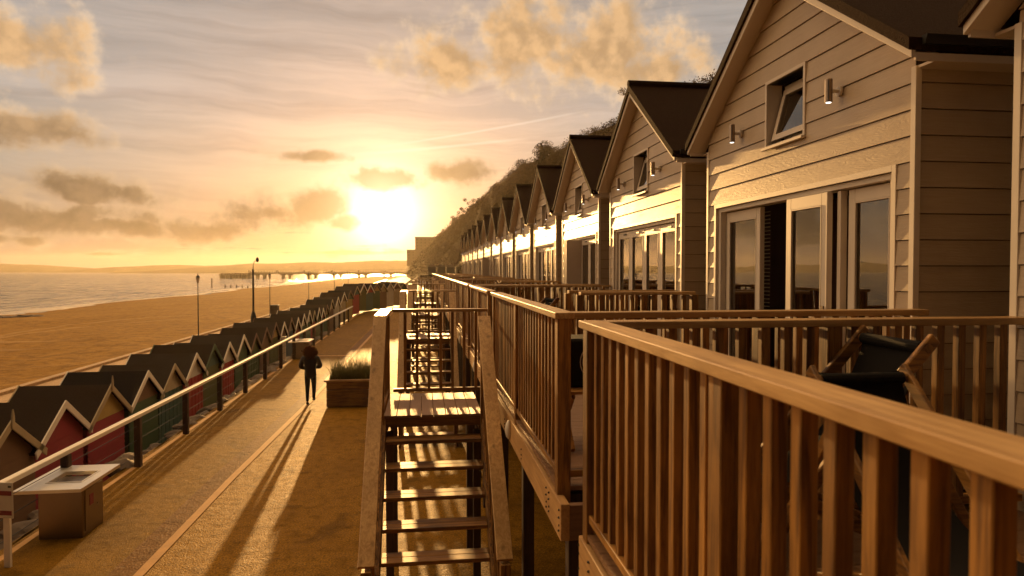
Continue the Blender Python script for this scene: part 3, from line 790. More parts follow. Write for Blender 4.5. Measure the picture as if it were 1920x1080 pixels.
# ------------------------------------------------------------------ stairs with landing
LZ = 2.19
def make_stairs(label):
    r = thing('staircase', label, 'staircase', group='timber stairs down to the promenade')
    x0, x1, ya, yb = -.46, .70, 0., 1.42          # landing; local y=0 is its front edge
    b = MB(); n = 8; w = (x1-x0)/n
    for i in range(n): b.box(x0+i*w+.003, x0+(i+1)*w-.003, ya-.02, yb, LZ-.03, LZ)
    b.build('landing', M['deck_y'], r)
    b = MB(); b.box(x0, x1, ya, ya+.04, LZ-.14, LZ-.032); b.box(x0, x1, yb-.05, yb-.01, LZ-.2, LZ-.032); b.box(x0, x0+.04, ya+.042, yb-.052, LZ-.2, LZ-.032); b.box(x1-.04, x1, ya+.042, yb-.052, LZ-.2, LZ-.032)
    b.build('landing_frame', M['wood_x'], r)
    rise, go = LZ/9, .253
    for i in range(1, 9):
        z = LZ-rise*i; y = -go*i
        b = MB(); b.box(x0+.03, x1-.03, y+.135, y+.26, z-.042, z); b.box(x0+.03, x1-.03, y, y+.128, z-.042, z); b.build('tread', M['wood_x'], r, bevel=.004)
    ang = rise/go
    for x in (x0+.0, x1-.0):
        b = MB(); L = -go*8.7
        b.prism([(.02, LZ-.02), (.02, LZ-.30), (L, LZ-.30+ang*L+.02), (L-.12, max(0.0, LZ-.02+ang*(L-.12))), (L-.02, LZ-.02+ang*L+.05)], 'x', x-.022, x+.022)
        b.build('stringer', M['wood_y'], r, bevel=.003)
    # landing rails (floor of railing() is the parent's z, so hang them on an inner helper part: shift verts instead)
    def rail(p, q, fl0, fl1, step, ends, name):
        p = Vector(p); q = Vector(q)
        c = MB(); c.beam(p+Vector((0,0,-.02)), q+Vector((0,0,-.02)), .145, .042, side=(1,0,0) if abs(q.y-p.y) > abs(q.x-p.x) else (0,1,0))
        al = 'y' if abs(q.y-p.y) > abs(q.x-p.x) else 'x'
        rl = c.build('handrail', M['cap_'+al], r, bevel=.0035)
        L = (Vector((q.x, q.y, 0))-Vector((p.x, p.y, 0))).length; n = max(2, round(L/step))
        for i in range(n+1):
            f = i/n; o = p+(q-p)*f; bot = fl0+(fl1-fl0)*f
            if i in (0, n):
                if not ends: continue
                b = MB(); b.box(-.044, .044, -.044, .044, bot-.25-o.z, -.045); b.build('post', M['wood_z'], rl, o, bevel=.004)
            else:
                b = MB(); b.box(-.02, .02, -.02, .02, bot+.07-o.z, -.045); b.build('baluster', M['wood_z'], rl, o, bevel=.003)
        b = MB(); b.beam((p.x, p.y, fl0+.06), (q.x, q.y, fl1+.06), .06, .045, side=(1,0,0) if al == 'y' else (0,1,0)); b.build('bottom_rail', M['wood_'+al], rl)
        return rl
    H = RT+.01
    rail((x0-.04, .0, LZ+H), (x0-.04, yb-.04, LZ+H), LZ, LZ, .15, True, 'l')
    rail((x0+.05, yb-.04, LZ+H-.002), (BX+.02, yb-.04, LZ+H-.002), LZ, LZ, .165, False, 'f')
    for x in (x0-.04, x1+.02):
        yl = -2.12
        rail((x, -.02, LZ+H-.004), (x, yl, LZ+H+ang*yl-.004), LZ-.1, LZ-.1+ang*yl, .15, True, 's')
    # legs under the landing
    for x in (x0+.06, x1-.06):
        for y in (.08, yb-.1):
            b = MB(); b.box(x-.045, x+.045, y-.045, y+.045, 0, LZ-.21); b.build('leg', M['darkwood'], r)
    return r
SY = 8.12
st = make_stairs('nearest timber staircase with open treads and grooved landing'); st.location = (0, SY, 0)
for k in range(1, 6): again(st, (0, SY+9.1*k, 0), f'{ordinal(k)} timber staircase beyond the nearest one, seen through its landing rail' if k == 1 else f'{ordinal(k)} timber staircase along the promenade, seen beyond nearer landings')

# ------------------------------------------------------------------ deckchairs and other furniture on the balconies
def make_deckchair(label):
    r = thing('deckchair', label, 'deckchair', group='wooden deckchairs with black canvas')
    hw = .28
    for s in (-1, 1):
        b = MB(); b.beam((.42, s*hw, 1.0), (-.52, s*hw, .03), .032, .06, side=(0,1,0)); b.build('back_rail', M['wood_x'], r, bevel=.005)
        b = MB(); b.beam((-.62, s*(hw-.05), .46), (.40, s*(hw-.05), .03), .032, .06, side=(0,1,0)); b.build('seat_rail', M['wood_x'], r, bevel=.005)
        b = MB(); b.beam((.20, s*(hw+.04), .78), (.62, s*(hw+.04), .12), .026, .045, side=(0,1,0)); b.build('prop', M['wood_x'], r, bevel=.004)
    for nm, p in (('head_bar', (.38, .955)), ('front_bar', (-.60, .452)), ('foot_bar', (-.46, .09)), ('rear_bar', (.36, .05))):
        b = MB(); b.tube((p[0], -hw-.02, p[1]), (p[0], hw+.02, p[1]), .02, n=10); b.build(nm, M['wood_y'], r)
    b = MB(); n = 16; A, B_ = Vector((.40, 0, .985)), Vector((-.60, 0, .475))
    pts = []
    for i in range(n+1):
        f = i/n; q = A.lerp(B_, f); q.z -= .34*math.sin(math.pi*f)**.9*(1-.1*f); q.x += .10*math.sin(math.pi*f); pts.append(q)
    w = hw-.035
    for i, q in enumerate(pts):
        pass
    vs = [];
    for q in pts: vs += [(q.x, -w, q.z), (q.x, 0, q.z-.015), (q.x, w, q.z)]
    b.add(vs, [(3*i+j, 3*i+j+1, 3*i+j+4, 3*i+j+3) for i in range(n) for j in (0, 1)])
    vs2 = [(x+.004, y, z-.004) for x, y, z in vs]; b.add(vs2, [(3*i+j+3, 3*i+j+4, 3*i+j+1, 3*i+j) for i in range(n) for j in (0, 1)])
    b.build('sling', M['canvas'], r, smooth=True, fix=False)
    # cloth turned round the head bar, hanging a little behind
    b = MB(); b.tube((.38, -w, .955), (.38, w, .955), .027, n=12); b.build('sling_hem', M['canvas'], r)
    b = MB(); b.tube((-.60, -w+.02, .452), (-.60, w-.02, .452), .026, n=12); b.build('sling_hem', M['canvas'], r)
    return r
dc = make_deckchair('deckchair with a high black canvas back on the nearest balcony')
dc.location = (2.07, 3.33, DZ); dc.rotation_euler = (0, 0, R(-3)); dc.scale = (1, 1., 1.12)
d2 = again(dc, (1.99, 2.5, DZ), 'low black canvas deckchair on the nearest balcony, just behind the pale handrail', R(90)); d2.scale = (1, .82, 1.0)
d3 = again(dc, (1.75, 11.2, DZ), 'deckchair with dark sling on the balcony beyond the first stair landing', R(8)); d3.scale = (1, 1, 1)
d4 = again(dc, (2.0, 16.4, DZ), 'small far deckchair on the third balcony from the bulkhead lamp', R(-12)); d4.scale = (1, 1, 1)

t = thing('side_table', 'small slatted wooden table behind the corner post', 'table', (1.42, 5.55, DZ))
b = MB()
for i in range(6): b.box(-.3, .3, -.3+i*.1, -.212+i*.1, .47, .492)
b.build('table_top', M['wood_x'], t)
for sx_ in (-1, 1):
    for s in (-1, 1):
        b = MB(); b.beam((sx_*.24, s*.26, .46), (sx_*.24, -s*.26, .02), .03, .04, side=(1,0,0)); b.build('leg', M['wood_y'], t)
t = thing('cool_box', 'black box with a round pale printed emblem on the small table', 'cool box', (1.42, 5.62, DZ+.493))
MB().box(-.26, .26, -.2, .2, 0, .40).build('body', M['canvas'], t, bevel=.02)
b = MB(); 
def ring(b, r0, r1, y, n=28):
    vs = []
    for i in range(n):
        a = 2*math.pi*i/n
        for r in (r0, r1):
            for yy in (y, y-.003): vs.append((r*math.cos(a), yy, .21+r*math.sin(a)))
    fs = []
    for i in range(n):
        j = (i+1) % n
        fs += [(4*i+1, 4*i+3, 4*j+3, 4*j+1), (4*i, 4*j, 4*j+2, 4*i+2), (4*i, 4*i+1, 4*j+1, 4*j), (4*i+2, 4*j+2, 4*j+3, 4*i+3)]
    b.add(vs, fs)
ring(b, .15, .157, -.201); ring(b, .13, .135, -.201)
for i in range(4): b.box(-.02+.01*i, .115-.012*i, -.204, -.201, .10+i*.03, .106+i*.03)
b.box(-.01, .0, -.204, -.201, .10, .3); b.beam((.0, -.2025, .3), (.1, -.2025, .22), .008, .003, side=(0,0,1)); b.beam((.0, -.2025, .27), (.1, -.2025, .19), .008, .003, side=(0,0,1))
b.build('emblem', M['logo'], t)

# ------------------------------------------------------------------ white rail along the promenade edge
rl = thing('promenade_railing', 'long white topped railing on dark posts between promenade and beach huts', 'railing', (-5.62, 0, 0))
b = MB(); pts = [(.0, -2)] + [(0.0, y) for y in (14, 30, 56)]
b.beam((0, -2, 1.035), (0, 56, 1.0), .10, .085); b.build('top_rail', M['white_paint'], rl, bevel=.012)
for i in range(22):
    y = 3.32+i*2.75
    if y > 55: break
    b = MB(); b.box(-.06, .06, y-.06, y+.06, -.15, .99-.0006*y); b.build('post', M['darkwood'], rl, bevel=.008)
b = MB()
for zz in (.25, .55, .82): b.tube((0, -2, zz), (0, 56, zz-.02), .006, n=5, cap=False)
b.build('wire', M['black_metal'], rl)

# ------------------------------------------------------------------ rocks on the bank
rk = []
for v_ in range(6):
    bm = bmesh.new(); bmesh.ops.create_icosphere(bm, subdivisions=3, radius=.5)
    for v in bm.verts:
        v.co *= 1+.45*mnoise.noise(v.co*2.1+Vector((v_*7, 0, 0)))+.12*mnoise.noise(v.co*6+Vector((v_*3, 5, 0))); v.co.z *= .6; v.co.x *= .8
    me = bpy.data.meshes.new('boulder'); bm.to_mesh(me); bm.free(); me.materials.append(M['rock']); rk.append(me)
rr = random.Random(5)
for i in range(86):
    y = 11.2+i*.42+rr.uniform(-.2, .2)
    x = rr.uniform(-6.45, -5.95); o = put('boulder', rk[i % 6], None, (x, y, bank_z(x, y)+.04)); s = rr.uniform(.5, 1.05)
    o.scale = (s*.8, s, s*.8); o.rotation_euler = (0, 0, rr.uniform(0, 6.3))
    tag(o, 'dark boulder on the bank between the white railing and the beach huts', 'boulder', 'boulders along the bank below the railing')

# ------------------------------------------------------------------ beach huts
def paint(name, c): return plain(name, c, .6, var=.12, scale=3, bstr=.25, bscale=30)
PAL = {'red': (.34, .036, .028), 'crimson': (.28, .03, .04), 'cream': (.42, .33, .20), 'yellow': (.42, .28, .08), 'white': (.55, .5, .42), 'green': (.05, .085, .035), 'teal': (.06, .11, .09),
       'brown': (.17, .09, .045), 'olive': (.10, .10, .03), 'blue': (.05, .07, .10), 'grey': (.22, .19, .16)}
HM = {k: paint('hut_paint_'+k, v) for k, v in PAL.items()}
FELT = [shingle('hut_felt_brown', (.026, .018, .013), (.05, .034, .024)), shingle('hut_felt_black', (.012, .010, .010), (.03, .024, .022)), shingle('hut_felt_grey', (.038, .029, .022), (.062, .048, .036))]
_hutmesh = {}
HH, HE, HWID, HD = 2.38, 1.72, .93, 1.66
def hut_meshes(fin, style):
    k = (fin, style)
    if k in _hutmesh: return _hutmesh[k]
    sl = (HH-HE)/HWID
    g = {}
    # gable: boards as shallow laps, upper part and lower part
    def gable(z0, z1, vertical):
        b = MB(); n = max(1, int((z1-z0)/.11)); 
        if vertical:
            m_ = 12; w = 2*.88/m_
            for i in range(m_):
                ya = -.88+i*w; b.box(-.02, .008*(i % 2), ya+.004, ya+w-.004, z0, z1)
        else:
            for i in range(n):
                za = z0+(z1-z0)*i/n; zb = z0+(z1-z0)*(i+1)/n-.006
                def ex(z): return .88 if z < HE-.02 else max(.001, (HH-.05-z)/sl*.96)
                b.add([(.014, -ex(za), za), (.014, ex(za), za), (0, ex(zb), zb), (0, -ex(zb), zb), (-.02, -ex(za), za), (-.02, ex(za), za)], [(0,1,2,3), (0,4,5,1)])
        return b
    g['upper'] = gable(HE-.06, HH-.06, False); g['lower'] = gable(0, HE-.066, style == 'v')
    b = MB(); b.box(-HD, -.022, -.88, .88, 0, HE-.05)
    b.prism([(-.85, HE-.05), (.85, HE-.05), (0, HH-.08)], 'x', -HD+.01, -.022); g['wall'] = b
    b = MB(); ov = .12
    e = HE-ov*sl
    b.prism([(-HWID-ov, e), (0, HH), (HWID+ov, e), (HWID+ov, e-.03), (0, HH-.035), (-HWID-ov, e-.03)], 'x', -HD-.1, .10); g['roof'] = b
    b = MB()
    for xx, nm in ((.102, 'bargeboard'), (-HD-.128, 'rear_bargeboard')):
        b = MB(); q = HWID+ov
        b.prism([(-q-.01, e+.012), (0, HH+.02), (q+.01, e+.012), (q-.02, e-.11), (0, HH-.13), (-q+.02, e-.11)], 'x', xx, xx+.026)
        if fin and xx > 0: b.prism([(-.04, HH-.12), (.04, HH-.12), (.035, HH+.08), (.0, HH+.2), (-.035, HH+.08)], 'x', .127, .15)
        g[nm] = b
    b = MB(); b.box(.016, .04, -.42, .42, .02, HE-.12); 
    for s in (-1, 1): b.beam((.045, s*.38, .1), (.045, -s*.02, HE-.2), .05, .02, side=(0,1,0))
    g['door'] = b
    _hutmesh[k] = {n: q for n, q in g.items()}
    return _hutmesh[k]
_mc = {}
def hut(i, y, up, lo, barge, felt, fin, style, x=-6.95, z=LOW, rz=0., label=None, group='beach huts along the white railing', sc_=1.):
    g = hut_meshes(fin, style)
    def get(part, mat):
        k = (part, fin, style, mat.name)
        if k not in _mc: _mc[k] = g[part].mesh(part, mat, fix=part not in ('upper', 'lower') or style == 'v' and part == 'lower')
        return _mc[k]
    r = thing('beach_hut', label or f'beach hut with {up} gable over {lo} boards, {ordinal(i)} from the near end of the row', 'beach hut', (x, y, z), rz, group)
    r.scale = (sc_,)*3
    put('wall', get('wall', HM[lo]), r); gb = put('gable', get('upper', HM[up]), r); put('front_boards', get('lower', HM[lo]), r)
    put('roof', get('roof', FELT[felt]), r); bm_ = M['white_paint'] if barge == 'white' else HM[barge]; put('bargeboard', get('bargeboard', bm_), r); put('bargeboard', get('rear_bargeboard', bm_), r)
    return r
seq = [('red', 'red', 'white', 0, 0, 'h'), ('brown', 'brown', 'cream', 0, 1, 'h'), ('crimson', 'crimson', 'white', 0, 0, 'h'), ('yellow', 'crimson', 'cream', 0, 1, 'h'), ('brown', 'green', 'white', 1, 0, 'h'),
       ('cream', 'teal', 'cream', 2, 0, 'v'), ('white', 'red', 'white', 2, 0, 'v'), ('teal', 'olive', 'green', 0, 0, 'h'), ('white', 'red', 'white', 2, 0, 'v'), ('green', 'green', 'white', 2, 0, 'h'),
       ('olive', 'green', 'brown', 0, 0, 'v'), ('brown', 'brown', 'brown', 0, 0, 'h'), ('yellow', 'olive', 'brown', 2, 0, 'v'), ('brown', 'brown', 'white', 0, 0, 'h'), ('grey', 'blue', 'brown', 0, 0, 'h'),
       ('brown', 'red', 'white', 2, 0, 'v'), ('white', 'teal', 'white', 0, 0, 'v'), ('white', 'green', 'white', 2, 0, 'h')]
y = 9.0
alts = ['brown', 'olive', 'cream', 'green', 'red', 'white', 'teal', 'yellow']
YH = [10.5, 12.35, 14.1, 16.05, 18.1, 19.95, 21.8, 23.6, 25.4, 27.35, 29.3]
for i in range(34):
    if i < len(YH): q = seq[i]; y = YH[i]
    else:
        q = seq[i] if i < len(seq) else (alts[(i*3) % 8], alts[(i*5+2) % 8], ['white', 'brown', 'cream', 'white'][i % 4], i % 3, 0, 'hv'[i % 2])
        y += 1.92
    k = min(max((y-50)/24, 0), 1)
    hut(i, y, *q, x=-6.95+5.0*k**1.6, z=LOW+(.04*((i*7) % 5-2) if i > 4 else 0)+1.25*min(1, k*2.2), rz=-R(28)*k)
# small pale huts at the far end, gables facing along the row
for i in range(5):
    hut(i, 150, 'white', 'grey', 'white', 2, 0, 'v', x=1.9+i*2.05, z=3.0, rz=-R(90), label=f'small pale hut on the terrace beyond the cabins, {ordinal(i)} from the sea side', group='pale huts at the far end of the cabins')
struct('hut_terrace', MB().box(-.5, 14, 145, 156, 2.25, 3.0), M['cliffsoil'])

# ------------------------------------------------------------------ barbecues and the notice
def make_bbq(label, loc):
    r = thing('barbecue', label, 'barbecue', loc, group='steel barbecues by the railing')
    MB().box(-.30, .30, .22, .86, 0, .74).build('body', M['steel'], r, bevel=.008)
    b = MB(); z0, z1 = .742, .79; X0, X1, Ya, Yb = -.52, .38, 0., 1.28
    h = (-.24, .22, .36, .9)
    b.box(X0, h[0], Ya, Yb, z0, z1); b.box(h[1], X1, Ya, Yb, z0, z1); b.box(h[0], h[1], Ya, h[2], z0, z1); b.box(h[0], h[1], h[3], Yb, z0, z1)
    b.build('top', M['steel_top'], r)
    b = MB(); b.box(h[0]+.002, h[1]-.002, h[2]+.002, h[3]-.002, z0-.05, z0-.02)
    for q in ((h[0]-.02, h[0], h[2]-.02, h[3]+.02), (h[1], h[1]+.02, h[2]-.02, h[3]+.02), (h[0], h[1], h[2]-.02, h[2]), (h[0], h[1], h[3], h[3]+.02)): b.box(*q, z1+.001, z1+.008)
    b.tube((0, .63, z0-.02), (0, .63, z0-.014), .025, n=10)
    b.build('hotplate', M['steel_top'], r)
    d = MB().box(.30, .312, .28, .80, .08, .68).build('door', M['steel'], r, bevel=.003)
    MB().box(.312, .316, .40, .52, .42, .58).build('sticker', M['red_label'], d)
    MB().tube((.312, .64, .38), (.33, .64, .38), .012, n=8).build('knob', M['steel'], d)
    return r
bq = make_bbq('nearer steel barbecue standing against the white railing beside the notice', (-5.22, 10.35, 0))
b2 = again(bq, (-5.32, 30.7, 0), 'farther steel barbecue by the white post, beyond the walking person')
t = thing('notice_post', 'white notice with two dark red bands on a short white post', 'notice', (-5.42, 9.66, 0), R(-14))
MB().box(-.045, .045, -.02, .02, 0, .80).build('post', M['white_paint'], t, bevel=.004)
pl = MB().box(-.115, .115, -.035, -.022, .66, 1.13).build('panel', M['sign_white'], t, bevel=.003)
for q in ((-.098, .098, .96, 1.02), (-.098, .098, .70, .76)): MB().box(q[0], q[1], -.038, -.0352, q[2], q[3]).build('band', M['red_label'], pl)
MB().box(.05, .095, -.038, -.0352, 1.065, 1.09).build('mark', M['black_metal'], pl)
t = thing('white_post', 'plain white square post beside the farther barbecue', 'post', (-5.86, 29.9, 0))
MB().box(-.07, .07, -.07, .07, 0, 1.06).build('shaft', M['white_paint'], t, bevel=.008); MB().box(-.085, .085, -.085, .085, 1.06, 1.10).build('cap', M['white_paint'], t, bevel=.006)

# ------------------------------------------------------------------ planter
pt = thing('planter', 'low wooden planter of spiky grass beside the stair handrail', 'planter', (-2.05, 20.6, 0))
b = MB()
for k in range(3): b.box(-.68, .68, -.8, .8, .02+k*.24, .02+k*.24+.23)
b.build('box', M['wood_x'], pt, bevel=.008)
b = MB(); b.box(-.74, .74, -.86, -.72, .735, .79); b.box(-.74, .74, .72, .86, .735, .79); b.box(-.74, -.62, -.72, .72, .735, .79); b.box(.62, .74, -.72, .72, .735, .79); b.build('rim', M['cap_x'], pt, bevel=.004)
MB().box(-.62, .62, -.72, .72, .7, .755).build('soil', M['soil'], pt)
b = MB(); rg = random.Random(2)
for _ in range(2100):
    x, y = rg.uniform(-.62, .62), rg.uniform(-.72, .72); h = rg.uniform(.12, .55)*(1 if rg.random() < .86 else 1.6)*(.75+.5*mnoise.noise(Vector((x*2.2, y*2.2, 0)))+.25)
    a = rg.uniform(0, 6.28); l = rg.uniform(.05, .55)*h*1.5; w = .006
    dx, dy = math.cos(a), math.sin(a)
    pts = [(x+dx*l*f*f, y+dy*l*f*f, .75+h*(f-.18*f*f)) for f in (0, .4, .75, 1)]
    vs = []
    for i, p in enumerate(pts): 
        ww = w*(1-.8*i/3); vs += [(p[0]-dy*ww, p[1]+dx*ww, p[2]), (p[0]+dy*ww, p[1]-dx*ww, p[2])]
    b.add(vs, [(2*i, 2*i+1, 2*i+3, 2*i+2) for i in range(3)])
g = b.build('grass_tuft', M['grassblade'], pt, fix=False); g['kind'] = 'stuff'

# ------------------------------------------------------------------ the walker
def skin_mesh(name, joints, edges, mat, parent, root=0, sub=2, ):
    me = bpy.data.meshes.new(name); me.from_pydata([j[0] for j in joints], edges, [])
    me.materials.append(mat)
    o = put(name, me, parent)
    bm = bmesh.new(); bm.from_mesh(me); ly = bm.verts.layers.skin.verify(); bm.verts.ensure_lookup_table()
    for i, j in enumerate(joints):
        r = j[1]; bm.verts[i][ly].radius = r if isinstance(r, tuple) else (r, r); bm.verts[i][ly].use_root = (i == root)
    bm.to_mesh(me); bm.free()
    md = o.modifiers.new('skin', 'SKIN'); md.use_smooth_shade = True
    s = o.modifiers.new('sub', 'SUBSURF'); s.levels = s.render_levels = sub
    return o
pr = tag(bpy.data.objects.new('person', None), 'person with bright rimmed curly hair in a black jacket walking away along the promenade', 'person'); COL.objects.link(pr)
pr.location = (-3.26, 20.4, 0)
# local +y is the walking direction
J = [((0, 0, .90), (.13, .10)), ((0, .0, 1.08), (.115, .09)), ((0, .01, 1.28), (.15, .10)), ((0, .02, 1.41), (.085, .07)), ((0, .03, 1.47), .05), ((0, .045, 1.55), (.075, .085)), ((0, .05, 1.63), (.07, .08)),
     ((-.085, 0, .86), .085), ((-.075, -.06, .50), .055), ((-.07, -.12, .10), .036), ((-.07, -.03, .035), .033),            # left leg, stance, behind us
     ((.085, .02, .86), .085), ((.08, .14, .52), .055), ((.075, .10, .16), .038), ((.075, .19, .11), .032),                  # right leg swinging forward
     ((-.19, .01, 1.34), .055), ((-.255, -.02, 1.10), .045), ((-.14, .17, 1.04), .034), ((-.085, .235, 1.055), .028),
     ((.19, .01, 1.34), .055), ((.265, .0, 1.10), .045), ((.15, .18, 1.06), .034), ((.09, .24, 1.08), .028)]
E_ = [(0,1),(1,2),(2,3),(3,4),(4,5),(5,6),(0,7),(7,8),(8,9),(9,10),(0,11),(11,12),(12,13),(13,14),(2,15),(15,16),(16,17),(17,18),(2,19),(19,20),(20,21),(21,22)]
for hand, s in ((18, 1), (22, -1)):
    c = Vector(J[hand][0])
    for k in range(4):
        a = len(J); ln = (.058, .066, .062, .05)[k]
        J.append(((c.x+s*.018, c.y+.03, c.z+.022-.015*k), .0085)); J.append(((c.x+s*(.018+ln*.6), c.y+.035, c.z+.022-.015*k), .008)); J.append(((c.x+s*(.018+ln), c.y+.015, c.z+.020-.015*k), .007))
        E_ += [(hand, a), (a, a+1), (a+1, a+2)]
    a = len(J); J.append(((c.x+s*.01, c.y+.0, c.z+.04), .010)); J.append(((c.x+s*.04, c.y+.01, c.z+.052), .008)); E_ += [(hand, a), (a, a+1)]
body = skin_mesh('body', J, E_, M['skin'], pr)
JJ = [((0, 0, .74), (.20, .15)), ((0, 0, .90), (.185, .145)), ((0, 0, 1.08), (.165, .13)), ((0, .01, 1.27), (.19, .135)), ((0, .02, 1.40), (.12, .10)), ((0, .025, 1.46), .075),
      ((-.205, .01, 1.34), .085), ((-.275, -.025, 1.10), .08), ((-.16, .15, 1.045), .06), ((-.12, .19, 1.05), .052), ((.205, .01, 1.34), .085), ((.285, .0, 1.10), .08), ((.17, .16, 1.065), .06), ((.125, .2, 1.07), .052)]
skin_mesh('jacket', JJ, [(0,1),(1,2),(2,3),(3,4),(4,5),(3,6),(6,7),(7,8),(8,9),(3,10),(10,11),(11,12),(12,13)], M['jacket'], pr)
JL = [((0, 0, .92), (.14, .11)), ((-.085, 0, .80), .098), ((-.077, -.05, .50), .066), ((-.071, -.115, .15), .047), ((-.07, -.12, .10), .044), ((.085, .03, .80), .098), ((.08, .145, .52), .066), ((.076, .105, .20), .048), ((.075, .10, .15), .045)]
skin_mesh('leggings', JL, [(0,1),(1,2),(2,3),(3,4),(0,5),(5,6),(6,7),(7,8)], M['leggings'], pr)
for nm, pts in (('shoe', [((-.07, -.13, .09), .048), ((-.07, -.11, .045), (.045, .043)), ((-.07, -.01, .035), (.043, .034)), ((-.07, .06, .03), (.036, .026))]),
                ('shoe', [((.075, .09, .16), .048), ((.075, .10, .115), (.045, .043)), ((.075, .19, .12), (.043, .034)), ((.075, .26, .135), (.036, .026))])):
    skin_mesh(nm, pts, [(0,1),(1,2),(2,3)], M['shoe'], pr)
b = MB(); rh = random.Random(9)       # face, turned away along the walk
b.lathe([(.004, -.014), (.012, -.008), (.014, .0), (.010, .01), (.004, .03)], (0, .138, 1.58), 8); b.build('nose', M['skin'], pr, smooth=True)
for s in (-1, 1):
    b = MB(); b.lathe([(.003, -.012), (.010, -.007), (.012, 0), (.010, .007), (.003, .012)], (s*.032, .118, 1.605), 8); b.build('eye', M['sign_white'], pr, smooth=True)
b = MB(); b.tube((-.024, .125, 1.535), (.024, .125, 1.535), .006, n=6); b.build('mouth', M['red_label'], pr)
b = MB()
for _ in range(850):
    while True:
        p = Vector((rh.uniform(-1,1), rh.uniform(-1,1), rh.uniform(-1,1)))
        if .55 < p.length < 1: break
    if p.y > .55 and abs(p.x) < .55 and p.z < .45: continue
    c = Vector((p.x*.205, .02+p.y*.18, 1.525+p.z*(.185 if p.z > 0 else .25)))
    r = rh.uniform(.012, .026); nrm = p.normalized(); a = nrm.orthogonal().normalized(); q = nrm.cross(a); ph = rh.uniform(0, 6)
    prev = None; pts = []
    for k in range(8):
        t_ = ph+k*1.1; pts.append(c + a*math.cos(t_)*r + q*math.sin(t_)*r + nrm*(k*.004) - Vector((0, 0, .004*k)))
    for u_, w_ in zip(pts, pts[1:]): b.tube(u_, w_, .0035, n=3, cap=False)
bmi = bmesh.new(); bmesh.ops.create_icosphere(bmi, subdivisions=3, radius=1)
vs = []
for v in bmi.verts:
    p = v.co*(1+.12*mnoise.noise(v.co*4)); y = p.y*.125; y = min(y, .05)
    vs.append((p.x*.165, .02+y, 1.53+p.z*(.16 if p.z > 0 else .21)))
b.add(vs, [tuple(w.index for w in f.verts) for f in bmi.faces]); bmi.free()
b.build('hair', M['hair'], pr, fix=False)

# ------------------------------------------------------------------ street lamps on the lower promenade
def make_lamp(label):
    r = thing('street_lamp', label, 'street lamp', group='slender lamp posts along the beach')
    b = MB(); b.lathe([(.08, 0), (.08, .5), (.055, .56), (.04, .6), (.036, 2.5), (.028, 4.25)], n=12); b.build('column', M['black_metal'], r, smooth=False)
    b = MB(); b.lathe([(.04, 4.25), (.07, 4.3), (.13, 4.62), (.13, 4.64)], n=8); b.build('lantern', M['bulb'], r)
    b = MB(); b.lathe([(.15, 4.642), (.09, 4.76), (.04, 4.80), (.025, 4.9), (.01, 5.0)], n=8); b.build('cap', M['black_metal'], r)
    return r
lp = make_lamp('nearest lantern lamp post, standing behind the beach hut roofs'); lp.location = (-15, 48.2, LOW); lp.scale = (1, 1, .95)
for i, y in enumerate((69.9, 93.1, 119.4, 141.2)): again(lp, (-15, y, LOW), ('lantern lamp post right of the tall bent one', 'lantern lamp post with a round bin on its shaft, before the middle of the pier', 'slender lantern lamp post left of the bright railing by the pier', 'farthest lantern lamp post in front of the pier')[i])
t = thing('tall_lamp', 'tall dark lamp post with thick base and small bent arm', 'street lamp', (-10.6, 44.7, LOW))
b = MB(); b.lathe([(.17, 0), (.17, 2.0), (.12, 2.2), (.065, 2.35), (.06, 4.9), (.045, 5.0)], n=12); b.build('column', M['black_metal'], t)
b = MB(); P = [(0, 0, 4.95), (.02, 0, 5.25), (.08, 0, 5.45), (.2, 0, 5.52), (.26, 0, 5.56)]
for p, q in zip(P, P[1:]): b.tube(p, q, .02, n=6)
b.build('arm', M['black_metal'], t)
b = MB(); b.lathe([(.05, 5.42), (.09, 5.5), (.10, 5.62), (.05, 5.70), (.02, 5.74)], (.27, 0, 0), 10); b.build('lantern', M['black_metal'], t)
t = thing('litter_bin', 'dark square bin by the sand beside a lamp post', 'bin', (-15.7, 75.5, LOW))
MB().box(-.38, .38, -.38, .38, 0, 1.15).build('body', M['darkwood'], t, bevel=.03); MB().box(-.42, .42, -.42, .42, 1.15, 1.22).build('lid', M['black_metal'], t, bevel=.02)

# low bright rail along the sand further on
for i in range(4):
    t = thing('beach_railing', f'{ordinal(i)} length of sunlit white rail beside the sand before the pier', 'railing', (-14.8, 125+i*42, LOW), group='sunlit rails beside the sand')
    b = MB(); b.box(-.08, .08, 0, 38, 1.0, 1.08); b.box(-.06, .06, 0, 38, .5, .57); b.build('rail', M['white_paint'], t)
    b = MB()
    for k in range(14): b.box(-.05, .05, k*2.9, k*2.9+.1, 0, 1.0)
    b.build('post', M['darkwood'], t)

# ------------------------------------------------------------------ pier
pi_ = thing('pier', 'long low pier on paired concrete legs running out over the sea', 'pier', (8, 585, 0))
b = MB(); b.box(-149, -20, -3.5, 3.5, .95, 2.3); b.box(-172, -149, -7, 7, .2, .9); b.build('deck', M['gull_concrete'], pi_)
b = MB(); b.box(-149, -20, -3.6, -3.4, 3.2, 3.5); 
for k in range(60): b.box(-149+k*2.15, -148.85+k*2.15, -3.6, -3.4, 2.3, 3.2)
for k in range(6): b.box(-150+k*22, -148.2+k*22, -3.9, -3.2, 2.3, 4.0)
b.build('parapet', M['white_paint'], pi_)
for k in range(7):
    for dx in (0, 5.5):
        x = -143+k*20.5+dx
        b = MB(); b.box(x-.9, x+.9, -3, 3, -4.5, .95); b.prism([(x-.9, .95), (x-3.4, .95), (x-.9, -.2)], 'y', -2.8, 2.8); b.prism([(x+.9, .95), (x+3.4, .95), (x+.9, -.2)], 'y', -2.8, 2.8); b.build('leg', M['gull_concrete'], pi_)
